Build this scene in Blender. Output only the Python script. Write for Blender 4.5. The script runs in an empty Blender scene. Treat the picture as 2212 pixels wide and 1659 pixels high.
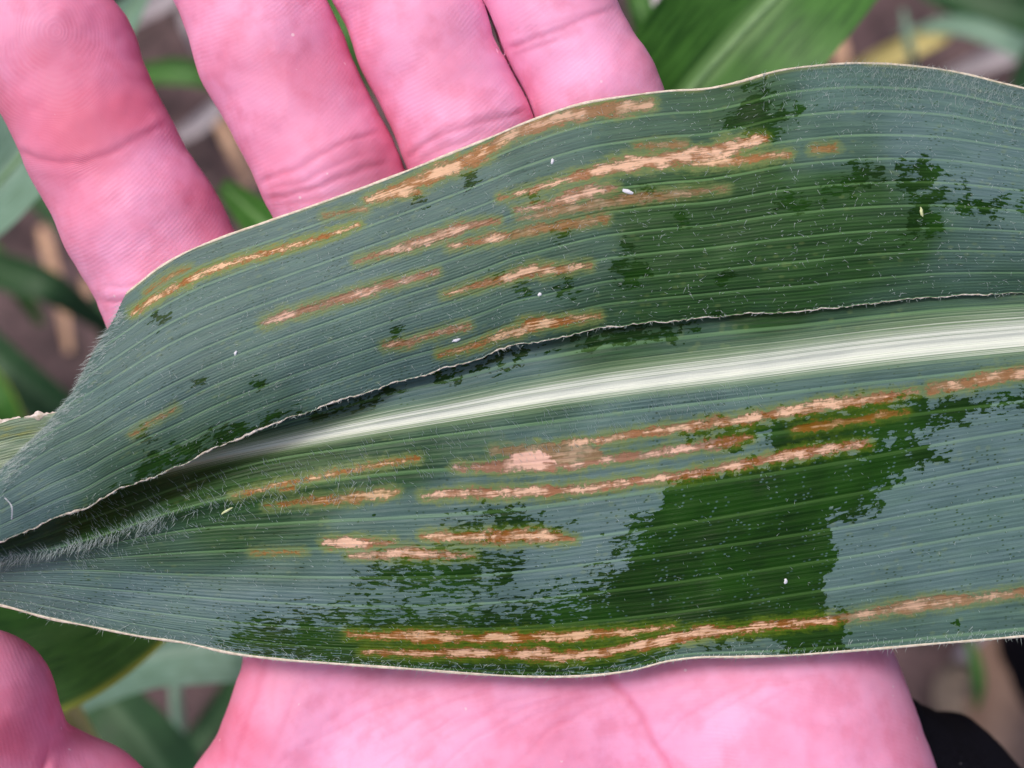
import bpy, bmesh, math, random
import numpy as np
from mathutils import Vector

# ------------------------------------------------------------------ camera, sky, light, exposure
SC = bpy.context.scene
U = 0.115 / 2212.0            # metres per layout unit (leaf plane)
CAMD = 0.120                  # camera height above the leaf
Z0 = 0.62                     # height of the leaf above the soil
DD = CAMD / U
cam = bpy.data.cameras.new('camera'); camo = bpy.data.objects.new('camera', cam)
SC.collection.objects.link(camo); SC.camera = camo
camo.location = (0, 0, Z0 + CAMD); camo.rotation_euler = (0, 0, 0)
cam.sensor_width = 4.8; cam.sensor_fit = 'HORIZONTAL'
cam.lens = 4.8 * CAMD / 0.115
cam.clip_start = 0.005; cam.clip_end = 200
cam.dof.use_dof = True; cam.dof.focus_distance = CAMD + 0.0005
cam.dof.aperture_fstop = cam.lens / 2.7
SUN_EL = math.radians(55)
world = bpy.data.worlds.new('World'); SC.world = world; world.use_nodes = True
wn = world.node_tree.nodes; wl = world.node_tree.links
for n in list(wn): wn.remove(n)
sky = wn.new('ShaderNodeTexSky'); sky.sky_type = 'NISHITA'; sky.sun_disc = False
sky.sun_elevation = SUN_EL; sky.sun_rotation = math.radians(318); sky.dust_density = 6.0; sky.air_density = 1.0; sky.ozone_density = 1.0
bg = wn.new('ShaderNodeBackground'); bg.inputs[1].default_value = 0.11
wo = wn.new('ShaderNodeOutputWorld'); wl.new(sky.outputs[0], bg.inputs[0]); wl.new(bg.outputs[0], wo.inputs[0])
sun = bpy.data.lights.new('sun', 'SUN'); suno = bpy.data.objects.new('sun', sun); SC.collection.objects.link(suno)
sun.energy = 1.5; sun.angle = math.radians(14); sun.color = (1.0, 0.96, 0.90)
suno.rotation_euler = (math.radians(-27), math.radians(-23), 0)
SC.view_settings.view_transform = 'Standard'; SC.view_settings.look = 'None'
SC.view_settings.exposure = 0.08; SC.view_settings.gamma = 1.0; SC.view_settings.use_curve_mapping = False
SC.render.engine = 'CYCLES'
SC.cycles.max_bounces = 5; SC.cycles.diffuse_bounces = 3; SC.cycles.glossy_bounces = 2; SC.cycles.transmission_bounces = 2

rng = np.random.default_rng(7)

# ------------------------------------------------------------------ helpers
def W(px, py, z):
    """layout position (units as seen in the leaf plane) + height z (units) -> true position in units"""
    px = np.asarray(px, float); py = np.asarray(py, float); z = np.asarray(z, float)
    k = (DD - z) / DD
    return (px - 1106) * k, (829.5 - py) * k, z
def WM(px, py, z):
    x, y, z = W(px, py, z)
    x, y, z = np.broadcast_arrays(x, y, z)
    return np.stack([x * U, y * U, z * U + Z0], -1)

def mk(name, v, f, mat=None, parent=None, attrs=None, smooth=True, vattrs=None):
    me = bpy.data.meshes.new(name)
    v = np.asarray(v, np.float32).reshape(-1, 3)
    if isinstance(f, np.ndarray):
        n, s = f.shape
        me.vertices.add(len(v)); me.vertices.foreach_set('co', v.ravel())
        me.loops.add(n * s); me.loops.foreach_set('vertex_index', f.astype(np.int32).ravel())
        me.polygons.add(n); me.polygons.foreach_set('loop_start', np.arange(0, n * s, s, dtype=np.int32))
        me.update(calc_edges=True); me.validate()
    else:
        me.from_pydata([tuple(p) for p in v], [], f); me.update()
    me.polygons.foreach_set('use_smooth', np.full(len(me.polygons), smooth))
    for k, a in (attrs or {}).items():
        at = me.attributes.new(k, 'FLOAT', 'POINT'); at.data.foreach_set('value', np.asarray(a, np.float32).ravel())
    for k, a in (vattrs or {}).items():
        at = me.attributes.new(k, 'FLOAT_VECTOR', 'POINT'); at.data.foreach_set('vector', np.asarray(a, np.float32).ravel())
    o = bpy.data.objects.new(name, me); SC.collection.objects.link(o)
    if mat: me.materials.append(mat)
    if parent: o.parent = parent; o.matrix_parent_inverse = parent.matrix_world.inverted()
    return o
def empty(name, loc, label, cat, group=None):
    o = bpy.data.objects.new(name, None); SC.collection.objects.link(o); o.location = loc; o.empty_display_size = 0.01
    o['label'] = label; o['category'] = cat
    if group: o['group'] = group
    bpy.context.view_layer.update()
    return o
def tag(o, label=None, cat=None, group=None, kind=None):
    if label: o['label'] = label
    if cat: o['category'] = cat
    if group: o['group'] = group
    if kind: o['kind'] = kind
    return o
def gridf(nr, nc):
    i = np.arange(nr * nc).reshape(nr, nc)
    return np.stack([i[:-1, :-1], i[1:, :-1], i[1:, 1:], i[:-1, 1:]], -1).reshape(-1, 4)
def sm(e0, e1, x):
    t = np.clip((x - e0) / (e1 - e0), 0, 1); return t * t * (3 - 2 * t)
def pchip(xs, ys, x):
    xs = np.asarray(xs, float); ys = np.asarray(ys, float)
    h = np.diff(xs); d = np.diff(ys) / h; m = np.zeros(len(xs))
    m[0], m[-1] = d[0], d[-1]
    for i in range(1, len(xs) - 1):
        m[i] = (d[i - 1] * h[i] + d[i] * h[i - 1]) / (h[i] + h[i - 1])
    x = np.asarray(x, float); j = np.clip(np.searchsorted(xs, x) - 1, 0, len(xs) - 2)
    t = (x - xs[j]) / h[j]; t = np.clip(t, 0, 1)
    return ((1 + 2 * t) * (1 - t) ** 2 * ys[j] + t * (1 - t) ** 2 * h[j] * m[j] + t * t * (3 - 2 * t) * ys[j + 1] + t * t * (t - 1) * h[j] * m[j + 1])
def curve(pts):
    a = np.array(pts, float)
    return lambda x: pchip(a[:, 0], a[:, 1], x)
def vnoise(x, y, seed=0):
    """smooth value noise, about 0..1"""
    r = np.random.default_rng(seed).random((128, 128))
    xi = np.floor(x).astype(int); yi = np.floor(y).astype(int); fx = x - xi; fy = y - yi
    fx = fx * fx * (3 - 2 * fx); fy = fy * fy * (3 - 2 * fy)
    a = r[yi % 128, xi % 128]; b = r[yi % 128, (xi + 1) % 128]; c = r[(yi + 1) % 128, xi % 128]; d = r[(yi + 1) % 128, (xi + 1) % 128]
    return (a * (1 - fx) + b * fx) * (1 - fy) + (c * (1 - fx) + d * fx) * fy
def segdist(px, py, poly):
    """distance to an open polyline, with position along it (index) and side sign"""
    best = np.full(px.shape, 1e9); idx = np.zeros(px.shape); sg = np.ones(px.shape); qx = np.zeros(px.shape); qy = np.zeros(px.shape)
    for i in range(len(poly) - 1):
        ax, ay = poly[i][:2]; bx, by = poly[i + 1][:2]; dx, dy = bx - ax, by - ay
        t = np.clip(((px - ax) * dx + (py - ay) * dy) / (dx * dx + dy * dy), 0, 1)
        cx, cy = ax + t * dx, ay + t * dy; d = np.hypot(px - cx, py - cy); m = d < best
        best = np.where(m, d, best); idx = np.where(m, i + t, idx); qx = np.where(m, cx, qx); qy = np.where(m, cy, qy)
        sg = np.where(m, np.sign(dx * (py - ay) - dy * (px - ax)), sg)
    return best, idx, sg, qx, qy
def polysdf(px, py, poly):
    """positive inside"""
    p = list(poly) + [poly[0]]
    d, _, _, _, _ = segdist(px, py, p); ins = np.zeros(px.shape, bool)
    for i in range(len(p) - 1):
        ax, ay = p[i]; bx, by = p[i + 1]
        c = ((ay > py) != (by > py)) & (px < (bx - ax) * (py - ay) / ((by - ay) if by != ay else 1e-9) + ax)
        ins ^= c
    return np.where(ins, d, -d)

# ------------------------------------------------------------------ node helper
class NT:
    def __init__(s, name, two=False):
        s.two = two
        s.m = bpy.data.materials.new(name); s.m.use_nodes = True; s.t = s.m.node_tree; s.t.nodes.clear()
        s.out = s.t.nodes.new('ShaderNodeOutputMaterial'); s.p = s.t.nodes.new('ShaderNodeBsdfPrincipled')
        s.t.links.new(s.p.outputs[0], s.out.inputs[0])
    def put(s, i, v):
        if v is None: return
        if isinstance(v, (int, float)):
            try: i.default_value = v
            except TypeError: i.default_value = (v, v, v)
        elif isinstance(v, tuple):
            i.default_value = (*v, 1) if len(v) == 3 and len(i.default_value) == 4 else v
        else: s.t.links.new(v, i)
    def M(s, op, a, b=None, c=None, clamp=False):
        n = s.t.nodes.new('ShaderNodeMath'); n.operation = op; n.use_clamp = clamp
        for k, v in enumerate((a, b, c)): s.put(n.inputs[k], v)
        return n.outputs[0]
    def V(s, op, a, b=None):
        n = s.t.nodes.new('ShaderNodeVectorMath'); n.operation = op
        s.put(n.inputs[0], a); s.put(n.inputs[1], b); return n.outputs[0]
    def mix(s, f, a, b, mode='MIX'):
        n = s.t.nodes.new('ShaderNodeMix'); n.data_type = 'RGBA'; n.blend_type = mode; n.clamp_factor = True
        s.put(n.inputs[0], f); s.put(n.inputs[6], a); s.put(n.inputs[7], b); return n.outputs[2]
    def step(s, e0, e1, x):
        n = s.t.nodes.new('ShaderNodeMapRange'); n.interpolation_type = 'SMOOTHSTEP'
        s.put(n.inputs[0], x); s.put(n.inputs[1], e0); s.put(n.inputs[2], e1); return n.outputs[0]
    def att(s, name, vec=False):
        n = s.t.nodes.new('ShaderNodeAttribute'); n.attribute_name = name; return n.outputs['Vector' if vec else 'Fac']
    def noise(s, vec, scale=1, detail=3, rough=.5):
        n = s.t.nodes.new('ShaderNodeTexNoise'); s.put(n.inputs['Vector'], vec); n.inputs['Scale'].default_value = scale
        n.noise_dimensions = '2D' if s.two else '3D'
        n.inputs['Detail'].default_value = detail; n.inputs['Roughness'].default_value = rough; return n.outputs[0]
    def voro(s, vec, scale=1, rand=1.0, feature='F1', out=0):
        n = s.t.nodes.new('ShaderNodeTexVoronoi'); n.feature = feature; n.voronoi_dimensions = '2D' if s.two else '3D'; s.put(n.inputs['Vector'], vec); n.inputs['Scale'].default_value = scale
        n.inputs['Randomness'].default_value = rand; return n.outputs[out]
    def obj(s):
        return s.t.nodes.new('ShaderNodeTexCoord').outputs['Object']
    def bump(s, h, dist, strength=1.0):
        n = s.t.nodes.new('ShaderNodeBump'); s.put(n.inputs['Height'], h); n.inputs['Distance'].default_value = dist; n.inputs['Strength'].default_value = strength
        s.t.links.new(n.outputs[0], s.p.inputs['Normal'])
    def set(s, **k):
        for a, v in k.items(): s.put(s.p.inputs[a.replace('_', ' ')], v)

# ------------------------------------------------------------------ materials
def leaf_material():
    n = NT('corn_leaf_surface', True)
    uv = n.att('luv', True); bloom_sheen = n.att('bloom_sheen'); wet = n.att('wet'); les = n.att('les'); tone = n.att('tone'); faint = n.att('faint'); mid = n.att('mid'); yel = n.att('yel')
    sep = n.t.nodes.new('ShaderNodeSeparateXYZ'); n.put(sep.inputs[0], uv); u, v = sep.outputs[0], sep.outputs[1]
    streak = n.noise(n.V('MULTIPLY', uv, (0.006, 8.0, 1)), 1, 3, .65)          # long fibres
    fib = n.noise(n.V('MULTIPLY', uv, (0.012, 22.0, 1)), 1, 2, .5)
    sstreak = n.noise(n.V('MULTIPLY', uv, (0.045, 7.0, 1)), 1, 3, .6)         # shorter ragged streaks
    fine = n.noise(n.V('MULTIPLY', uv, (0.16, 11.0, 1)), 1, 3, .6)
    blot = n.noise(n.V('MULTIPLY', uv, (0.006, 0.45, 1)), 1, 3, .55)
    # veins
    dmaj = n.M('PINGPONG', v, 0.5)
    maj = n.M('SUBTRACT', 1, n.step(0.022, 0.070, dmaj)); majh = n.M('SUBTRACT', 1, n.step(0.03, 0.16, dmaj))
    v7 = n.M('MULTIPLY', v, 7.0); dmin = n.M('PINGPONG', v7, 0.5); mnr = n.M('SUBTRACT', 1, n.step(0.05, 0.45, dmin))
    # wet patch with ragged streaky rim
    wamp = n.att('wamp'); ragw = n.M('ADD', n.M('MULTIPLY', n.M('SUBTRACT', n.step(.30, .70, n.noise(n.V('MULTIPLY', uv, (0.028, 8.5, 1)), 1, 4, .55)), 0.5), 70.0), n.M('MULTIPLY', n.M('SUBTRACT', n.step(.32, .68, n.noise(n.V('MULTIPLY', uv, (0.085, 10.0, 1)), 1, 3, .55)), 0.5), 34.0))
    iso = n.M('MULTIPLY', n.M('SUBTRACT', n.noise(n.V('MULTIPLY', uv, (0.030, 2.1, 1)), 1, 4, .62), .5), 95.0)
    w = n.M('ADD', n.M('ADD', wet, iso), n.M('MULTIPLY', ragw, wamp))
    w = n.step(-0.8, 0.8, w)
    dots = n.voro(n.V('MULTIPLY', uv, (0.055, 6.0, 1)), 1, .75)
    dotpres = n.step(0.50, 0.62, n.noise(n.V('MULTIPLY', uv, (0.02, 1.5, 1)), 1, 2))
    dsize = n.M('MULTIPLY', n.M('SUBTRACT', 1, n.step(0.10, 0.20, dots)), dotpres)
    # base greens
    grey = n.mix(n.step(.22, .82, streak), (0.080, 0.150, 0.165), (0.150, 0.240, 0.265))  # bluish grey: waxy bloom together with sky reflection painted into the colour
    grey = n.mix(n.M('MULTIPLY', n.step(.4, .7, blot), .4), grey, (0.095, 0.195, 0.155))
    grey = n.mix(n.M('MULTIPLY', n.step(.45, .7, fib), .35), grey, (0.058, 0.120, 0.110))
    green = n.mix(n.step(.3, .7, streak), (0.009, 0.042, 0.008), (0.024, 0.092, 0.016))
    green = n.mix(n.M('MULTIPLY', n.step(.45, .7, fib), .5), green, (0.016, 0.05, 0.014))
    col = n.mix(n.M('MULTIPLY_ADD', n.M('SUBTRACT', blot, .5), .55, bloom_sheen), green, grey)  # sky sheen mixed in as base colour
    col = n.mix(n.M('MULTIPLY', mnr, .20), col, n.mix(bloom_sheen, (0.065, 0.15, 0.055), (0.14, 0.235, 0.215)))
    wetc = n.mix(n.step(.22, .78, streak), (0.005, 0.024, 0.004), (0.012, 0.050, 0.006))
    wetc = n.mix(n.M('MULTIPLY', n.step(.4, .65, blot), .5), wetc, (0.015, 0.076, 0.005))
    wetall = n.M('MAXIMUM', n.M('MULTIPLY', w, n.M('SUBTRACT', 1, n.M('MULTIPLY', dsize, .75))), n.M('MULTIPLY', n.M('MULTIPLY', dsize, n.M('SUBTRACT', 1, w)), n.M('MULTIPLY', bloom_sheen, .85)))
    col = n.mix(wetall, col, wetc)
    vc = n.mix(w, n.mix(bloom_sheen, (0.11, 0.24, 0.085), (0.175, 0.30, 0.235)), (0.050, 0.125, 0.028))
    vs = n.M('MULTIPLY', n.M('MAXIMUM', maj, n.M('MULTIPLY', n.M('SUBTRACT', 1, n.step(0.03, 0.12, n.M('PINGPONG', n.M('ADD', v, .5), 0.5))), .16)), n.M('MULTIPLY_ADD', n.noise(n.V('MULTIPLY', uv, (0.003, 1, 1)), 1, 2), .7, .5))
    col = n.mix(vs, col, vc)
    # yellowish chlorotic freckles
    yf = n.M('SUBTRACT', 1, n.step(0.10, 0.26, n.voro(n.V('MULTIPLY', uv, (0.03, 2.6, 1)), 1, 1)))
    yf = n.M('MULTIPLY', yf, n.step(.52, .66, n.noise(n.V('MULTIPLY', uv, (0.008, .7, 1)), 1, 2)))
    col = n.mix(n.M('MULTIPLY', n.M('MULTIPLY', yf, .17), n.M('SUBTRACT', 1, w)), col, (0.26, 0.34, 0.10))
    # lesions
    s1 = n.M('MULTIPLY', n.M('SUBTRACT', sstreak, .5), 22.0); s2 = n.M('MULTIPLY', n.M('SUBTRACT', fine, .5), 15.0)
    L = n.M('ADD', les, n.M('ADD', s1, s2))
    halo = n.M('MULTIPLY', n.step(-20, -1, L), .85); halo = n.M('MULTIPLY', halo, n.M('MULTIPLY_ADD', faint, -.55, 1))
    col = n.mix(halo, col, n.mix(w, (0.17, 0.235, 0.07), (0.075, 0.135, 0.008)))
    patch = n.noise(n.V('MULTIPLY', uv, (0.018, 1.1, 1)), 1, 3, .6); lst = n.noise(n.V('MULTIPLY', uv, (0.022, 16.0, 1)), 1, 3, .6)
    rust = n.mix(tone, (0.36, 0.135, 0.022), (0.34, 0.165, 0.115)); tan_ = n.mix(tone, (0.30, 0.20, 0.085), (0.30, 0.215, 0.165))
    brown = n.mix(n.step(.36, .62, patch), rust, tan_)
    brown = n.mix(n.M('MULTIPLY', n.step(.5, .68, lst), .6), brown, n.mix(tone, (0.17, 0.06, 0.008), (0.20, 0.09, 0.07)))
    brown = n.mix(n.M('MULTIPLY', w, .7), brown, (0.24, 0.085, 0.006))
    col = n.mix(n.M('MULTIPLY', n.step(-4.5, 4.0, L), n.M('MULTIPLY_ADD', faint, -.42, .95)), col, brown)
    P = n.M('ADD', n.M('MULTIPLY', les, 1.0), n.M('MULTIPLY', n.M('SUBTRACT', lst, .5), 46.0))
    P = n.M('ADD', P, n.M('MULTIPLY', n.M('SUBTRACT', patch, .48), 52.0)); P = n.M('ADD', P, n.M('MULTIPLY', faint, -7.0)); P = n.M('ADD', P, n.M('MULTIPLY', n.M('SUBTRACT', fine, .5), 10.0))
    pale = n.M('MULTIPLY', n.step(2.5, 17.0, P), n.step(-1, 5, L)); pale = n.M('MULTIPLY', pale, n.M('MAXIMUM', n.M('MULTIPLY_ADD', faint, -.8, 1), 0.0))
    pc = n.mix(tone, (0.92, 0.62, 0.37), (0.92, 0.58, 0.50)); pc = n.mix(n.M('MULTIPLY', fib, .5), pc, (0.72, 0.40, 0.24))
    pale = n.M('MULTIPLY', pale, n.M('MULTIPLY_ADD', w, -.35, 1))
    col = n.mix(n.M('MULTIPLY', pale, .95, clamp=True), col, pc)
    # midrib whiteness
    mstr = n.M('ADD', mid, n.M('MULTIPLY', n.M('SUBTRACT', n.noise(n.V('MULTIPLY', uv, (0.0006, 30.0, 1)), 1, 2), .5), 1.15))
    mfac = n.step(-.25, 0.95, mstr)
    mcol = n.mix(n.step(0.1, 0.85, mstr), (0.30, 0.44, 0.21), (0.84, 0.89, 0.80))
    col = n.mix(mfac, col, mcol)
    col = n.mix(n.M('MULTIPLY', yel, n.step(.40, .6, n.noise(n.V('MULTIPLY', uv, (0.015, 3, 1)), 1, 3))), col, (0.42, 0.43, 0.10))
    n.set(Base_Color=col)
    rough = n.M('MULTIPLY_ADD', w, -.16, .50); n.set(Roughness=rough, IOR=1.42); n.put(n.p.inputs['Specular IOR Level'], n.M('MULTIPLY_ADD', w, -.25, .45))
    h = n.M('ADD', n.M('MULTIPLY', majh, -.55), n.M('MULTIPLY', mnr, .22)); h = n.M('ADD', h, n.M('MULTIPLY', fib, .4))
    h = n.M('ADD', h, n.M('MULTIPLY', w, -.35)); h = n.M('ADD', h, n.M('MULTIPLY', n.step(0, 4, L), -.5)); h = n.M('ADD', h, n.M('MULTIPLY', fine, .3))
    n.bump(h, 0.00012, .8)
    tr = n.t.nodes.new('ShaderNodeBsdfTranslucent'); n.put(tr.inputs[0], n.mix(.5, col, (0.30, 0.50, 0.06), 'MIX')); mx = n.t.nodes.new('ShaderNodeMixShader'); mx.inputs[0].default_value = .14
    n.t.links.new(n.p.outputs[0], mx.inputs[1]); n.t.links.new(tr.outputs[0], mx.inputs[2]); n.t.links.new(mx.outputs[0], n.out.inputs[0])
    return n.m

def skin_material():
    n = NT('palm_skin'); ph = n.att('phase'); red = n.att('red'); pale = n.att('pale'); cre = n.att('crease'); o = n.obj()
    mot = n.noise(o, 260, 4, .55); mot2 = n.noise(o, 90, 3, .5); tiny = n.noise(o, 2600, 3, .6)
    wob = n.M('MULTIPLY', n.noise(o, 240, 2), 1.6)
    r = n.M('SINE', n.M('MULTIPLY', n.M('ADD', ph, wob), 6.2832)); r = n.M('MULTIPLY_ADD', r, .5, .5)
    amp = n.step(.25, .6, n.noise(o, 170, 2)); r2 = n.M('MULTIPLY', r, n.M('MULTIPLY', n.M('MULTIPLY_ADD', amp, .6, .4), n.att('ramp')))
    col = n.mix(n.step(.30, .72, mot2), (0.93, 0.40, 0.65), (0.86, 0.30, 0.49))
    col = n.mix(n.M('MULTIPLY', n.step(.42, .72, mot), .45), col, (0.72, 0.17, 0.29))
    col = n.mix(n.M('MULTIPLY', n.step(.44, .2, mot), .45), col, (0.86, 0.42, 0.66))
    col = n.mix(red, col, (0.70, 0.135, 0.235)); col = n.mix(pale, col, (0.94, 0.47, 0.76))
    col = n.mix(n.M('MULTIPLY', r2, .13), col, (0.95, 0.56, 0.78))
    col = n.mix(n.M('MULTIPLY', cre, .42), col, (0.66, 0.10, 0.19))
    sp = n.M('SUBTRACT', 1, n.step(.06, .10, n.voro(o, 420, 1)))
    sp = n.M('MULTIPLY', sp, n.step(.58, .62, n.noise(o, 500, 1)))
    col = n.mix(n.M('MULTIPLY', sp, .6), col, (0.95, 0.75, 0.80))
    n.set(Base_Color=col, Roughness=n.M('MULTIPLY_ADD', mot, .2, .48), IOR=1.4)
    n.p.inputs['Subsurface Weight'].default_value = 0.20
    n.p.inputs['Subsurface Radius'].default_value = (1.0, .35, .25); n.p.inputs['Subsurface Scale'].default_value = 0.0022
    h = n.M('ADD', n.M('MULTIPLY', r2, 1.0), n.M('MULTIPLY', tiny, .9)); n.bump(h, 0.000035, .6)
    return n.m

def simple(name, c1, c2, scale=400, rough=.7, bump=0.0001, stretch=(1, 1, 1), sss=0, detail=4):
    n = NT(name); o = n.V('MULTIPLY', n.obj(), stretch); a = n.noise(o, scale, detail, .6)
    n.set(Base_Color=n.mix(n.step(.3, .7, a), c1, c2), Roughness=rough)
    if sss: n.p.inputs['Subsurface Weight'].default_value = sss; n.p.inputs['Subsurface Scale'].default_value = .001
    n.bump(n.noise(o, scale * 2.2, 3), bump, .8); return n.m
def bgleaf(name, dark, light, rib, yellow=None):
    """leaf further down: parallel veins from the strip coordinates"""
    n = NT(name, True); uv = n.att('luv', True)
    a = n.noise(n.V('MULTIPLY', uv, (1.5, 22, 1)), 1, 3); b = n.noise(n.V('MULTIPLY', uv, (3, 3, 1)), 1, 3)
    col = n.mix(n.step(.3, .7, a), dark, light); col = n.mix(n.M('MULTIPLY', n.step(.4, .7, b), .5), col, light)
    sep = n.t.nodes.new('ShaderNodeSeparateXYZ'); n.put(sep.inputs[0], uv)
    av = n.M('ABSOLUTE', sep.outputs[1])
    col = n.mix(n.M('MULTIPLY', n.M('SUBTRACT', 1, n.step(.05, .22, av)), .6), col, rib)
    if yellow: col = n.mix(n.M('MULTIPLY', n.step(.86, .98, av), .9), col, yellow)
    n.set(Base_Color=col, Roughness=.5); n.p.inputs['Specular IOR Level'].default_value = .3; n.bump(a, 0.0003, .6); return n.m

M_LEAF = leaf_material(); M_SKIN = skin_material()
M_EDGE = simple('leaf_margin', (0.58, 0.50, 0.38), (0.82, 0.72, 0.62), 1500, .6)
M_TEAR = simple('torn_fibre', (0.45, 0.38, 0.30), (0.78, 0.70, 0.68), 1800, .7)
M_HAIR = simple('leaf_hair', (0.36, 0.46, 0.45), (0.58, 0.66, 0.66), 800, .4, sss=0)
M_SOIL = None

# ------------------------------------------------------------------ ground
def soil():
    n = NT('damp_soil'); o = n.obj(); a = n.noise(o, 22, 8, .62); b = n.noise(o, 90, 5, .6); c = n.noise(o, 6, 3)
    col = n.mix(n.step(.3, .7, a), (0.020, 0.011, 0.013), (0.150, 0.090, 0.096)); col = n.mix(n.M('MULTIPLY', n.step(.5, .75, b), .5), col, (0.20, 0.135, 0.135))
    col = n.mix(n.M('MULTIPLY', n.step(.45, .7, c), .4), col, (0.065, 0.045, 0.050))
    n.set(Base_Color=col, Roughness=.85); n.bump(b, .004, .8)
    fine = np.linspace(-.8, .8, 200); far = np.array([1.2, 2, 4, 10, 40, 100])
    ax = np.concatenate([-far[::-1], fine, far]); X, Y = np.meshgrid(ax, ax)
    Z = np.zeros_like(X)
    for s_, am, sd in ((5, .030, 1), (13, .022, 2), (31, .012, 3), (70, .006, 4)):
        Z += am * (np.abs(vnoise(X * s_ + 50, Y * s_ + 50, sd) - .5) * 2)
    Z *= (np.maximum(abs(X), abs(Y)) < 1); Z -= 0.04
    o_ = mk('ground', np.stack([X, Y, Z], -1), gridf(*X.shape), n.m); tag(o_, 'damp brown purple crumbly field soil under the plants', kind='structure')
soil()

# ================================================================== the diseased corn leaf
TEAR = curve([(-1500, 1700), (-500, 1350), (0, 1170), (60, 1145), (120, 1120), (180, 1098), (240, 1066), (300, 1040), (350, 1022), (400, 1000), (450, 975), (530, 940), (620, 905), (700, 877), (780, 850), (880, 818), (950, 800), (1050, 768), (1100, 750), (1180, 735), (1260, 718), (1300, 709), (1380, 700), (1480, 690), (1600, 679), (1720, 672), (1830, 660), (1930, 650), (2030, 641), (2120, 637), (2212, 634), (2700, 615), (3800, 600)])
TOP = curve([(-1500, 1500), (-500, 1160), (0, 840), (120, 735), (220, 670), (262, 640), (300, 611), (340, 580), (400, 545), (480, 512), (600, 470), (700, 435), (850, 380), (950, 340), (1050, 300), (1140, 262), (1250, 225), (1350, 207), (1450, 195), (1530, 190), (1600, 175), (1680, 152), (1760, 141), (1850, 136), (1950, 140), (2050, 152), (2130, 170), (2212, 190), (2700, 260), (3800, 330)])
SIL = [(380, 400), (330, 520), (262, 652), (245, 690), (200, 762), (156, 847), (120, 891), (86, 933), (34, 982), (0, 1014), (-80, 1090), (-200, 1195), (-500, 1400), (-900, 1600), (-1500, 1900)]
MIDR = curve([(-1500, 1260), (-500, 1215), (0, 1120), (350, 1015), (450, 992), (600, 962), (800, 924), (1000, 889), (1200, 855), (1400, 826), (1600, 800), (1800, 772), (2000, 748), (2212, 728), (2700, 690), (3800, 650)])
T0 = lambda x: np.minimum(TEAR(x) - 22, MIDR(x) - 34)
CV = [
 (-1.7, T0),
 (0.0, MIDR),
 (1.0, curve([(-1500, 1290), (-500, 1235), (0, 1190), (234, 1107), (553, 1000), (800, 962), (1106, 921), (1506, 872), (2212, 792), (2700, 750), (3800, 705)])),
 (2.0, curve([(-1500, 1310), (-500, 1250), (0, 1203), (120, 1184), (240, 1150), (350, 1112), (480, 1077), (700, 1040), (900, 1018), (1106, 1008), (1300, 990), (1506, 960), (2212, 868), (2700, 820), (3800, 770)])),
 (3.0, curve([(-1500, 1330), (-500, 1262), (0, 1214), (100, 1202), (200, 1184), (300, 1163), (410, 1145), (600, 1132), (850, 1120), (1106, 1102), (1406, 1062), (1756, 1010), (2212, 930), (2700, 880), (3800, 830)])),
 (4.0, curve([(-1500, 1350), (-500, 1272), (0, 1223), (175, 1210), (500, 1190), (750, 1184), (1000, 1183), (1106, 1180), (1356, 1150), (1806, 1075), (2212, 1000), (2700, 945), (3800, 890)])),
 (5.0, curve([(-1500, 1370), (-500, 1285), (0, 1238), (175, 1232), (350, 1240), (550, 1245), (750, 1248), (1000, 1245), (1106, 1238), (1356, 1208), (1806, 1142), (2212, 1070), (2700, 1010), (3800, 950)])),
 (6.0, curve([(-1500, 1390), (-500, 1300), (0, 1258), (250, 1275), (550, 1300), (850, 1310), (1106, 1300), (1356, 1272), (1806, 1208), (2212, 1140), (2700, 1080), (3800, 1020)])),
 (7.0, curve([(-1500, 1410), (-500, 1315), (0, 1278), (300, 1320), (600, 1352), (850, 1360), (1106, 1356), (1406, 1330), (1806, 1272), (2212, 1210), (2700, 1150), (3800, 1090)])),
 (8.0, curve([(-1500, 1425), (-500, 1328), (0, 1295), (300, 1350), (600, 1392), (850, 1405), (1106, 1410), (1306, 1400), (1456, 1372), (1806, 1335), (2212, 1278), (2700, 1220), (3800, 1165)])),
 (9.2, curve([(-1500, 1450), (-500, 1345), (0, 1308), (100, 1335), (200, 1355), (300, 1375), (400, 1390), (500, 1412), (600, 1425), (700, 1433), (800, 1440), (900, 1447), (1000, 1455), (1100, 1461), (1200, 1463), (1300, 1458), (1370, 1448), (1440, 1430), (1500, 1422), (1600, 1420), (1700, 1417), (1800, 1410), (1900, 1402), (2000, 1393), (2100, 1385), (2212, 1375), (2700, 1330), (3800, 1290)])),
]
RIDGE = CV[3][1]; BOT = CV[-1][1]
def z_lower(x, y):
    h = y - RIDGE(x); A = 1 - sm(120, 900, x)
    z = np.where(h < 0, -0.85 * A * np.minimum(-h, 130) , -0.22 * A * np.minimum(h, 160))
    z = z + A * 45 * np.exp(-(h / 26.0) ** 2) * .6
    z = z + 9 * (vnoise(x / 170 + 20, y / 120 + 20, 5) - .5) + 5 * (vnoise(x / 60 + 20, y / 50 + 20, 6) - .5)
    e = BOT(x) - y
    z = z - 26 * np.exp(-((x - 1150) / 260) ** 2) * np.exp(-np.maximum(e, 0) / 90) + 14 * np.exp(-((x - 1560) / 160) ** 2) * np.exp(-np.maximum(e, 0) / 70)
    z = z - 10 * np.exp(-np.abs(y - MIDR(x)) / 40)         # shallow channel of the midrib
    z = z - sm(-100, -1500, x) * 500
    return z
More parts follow.
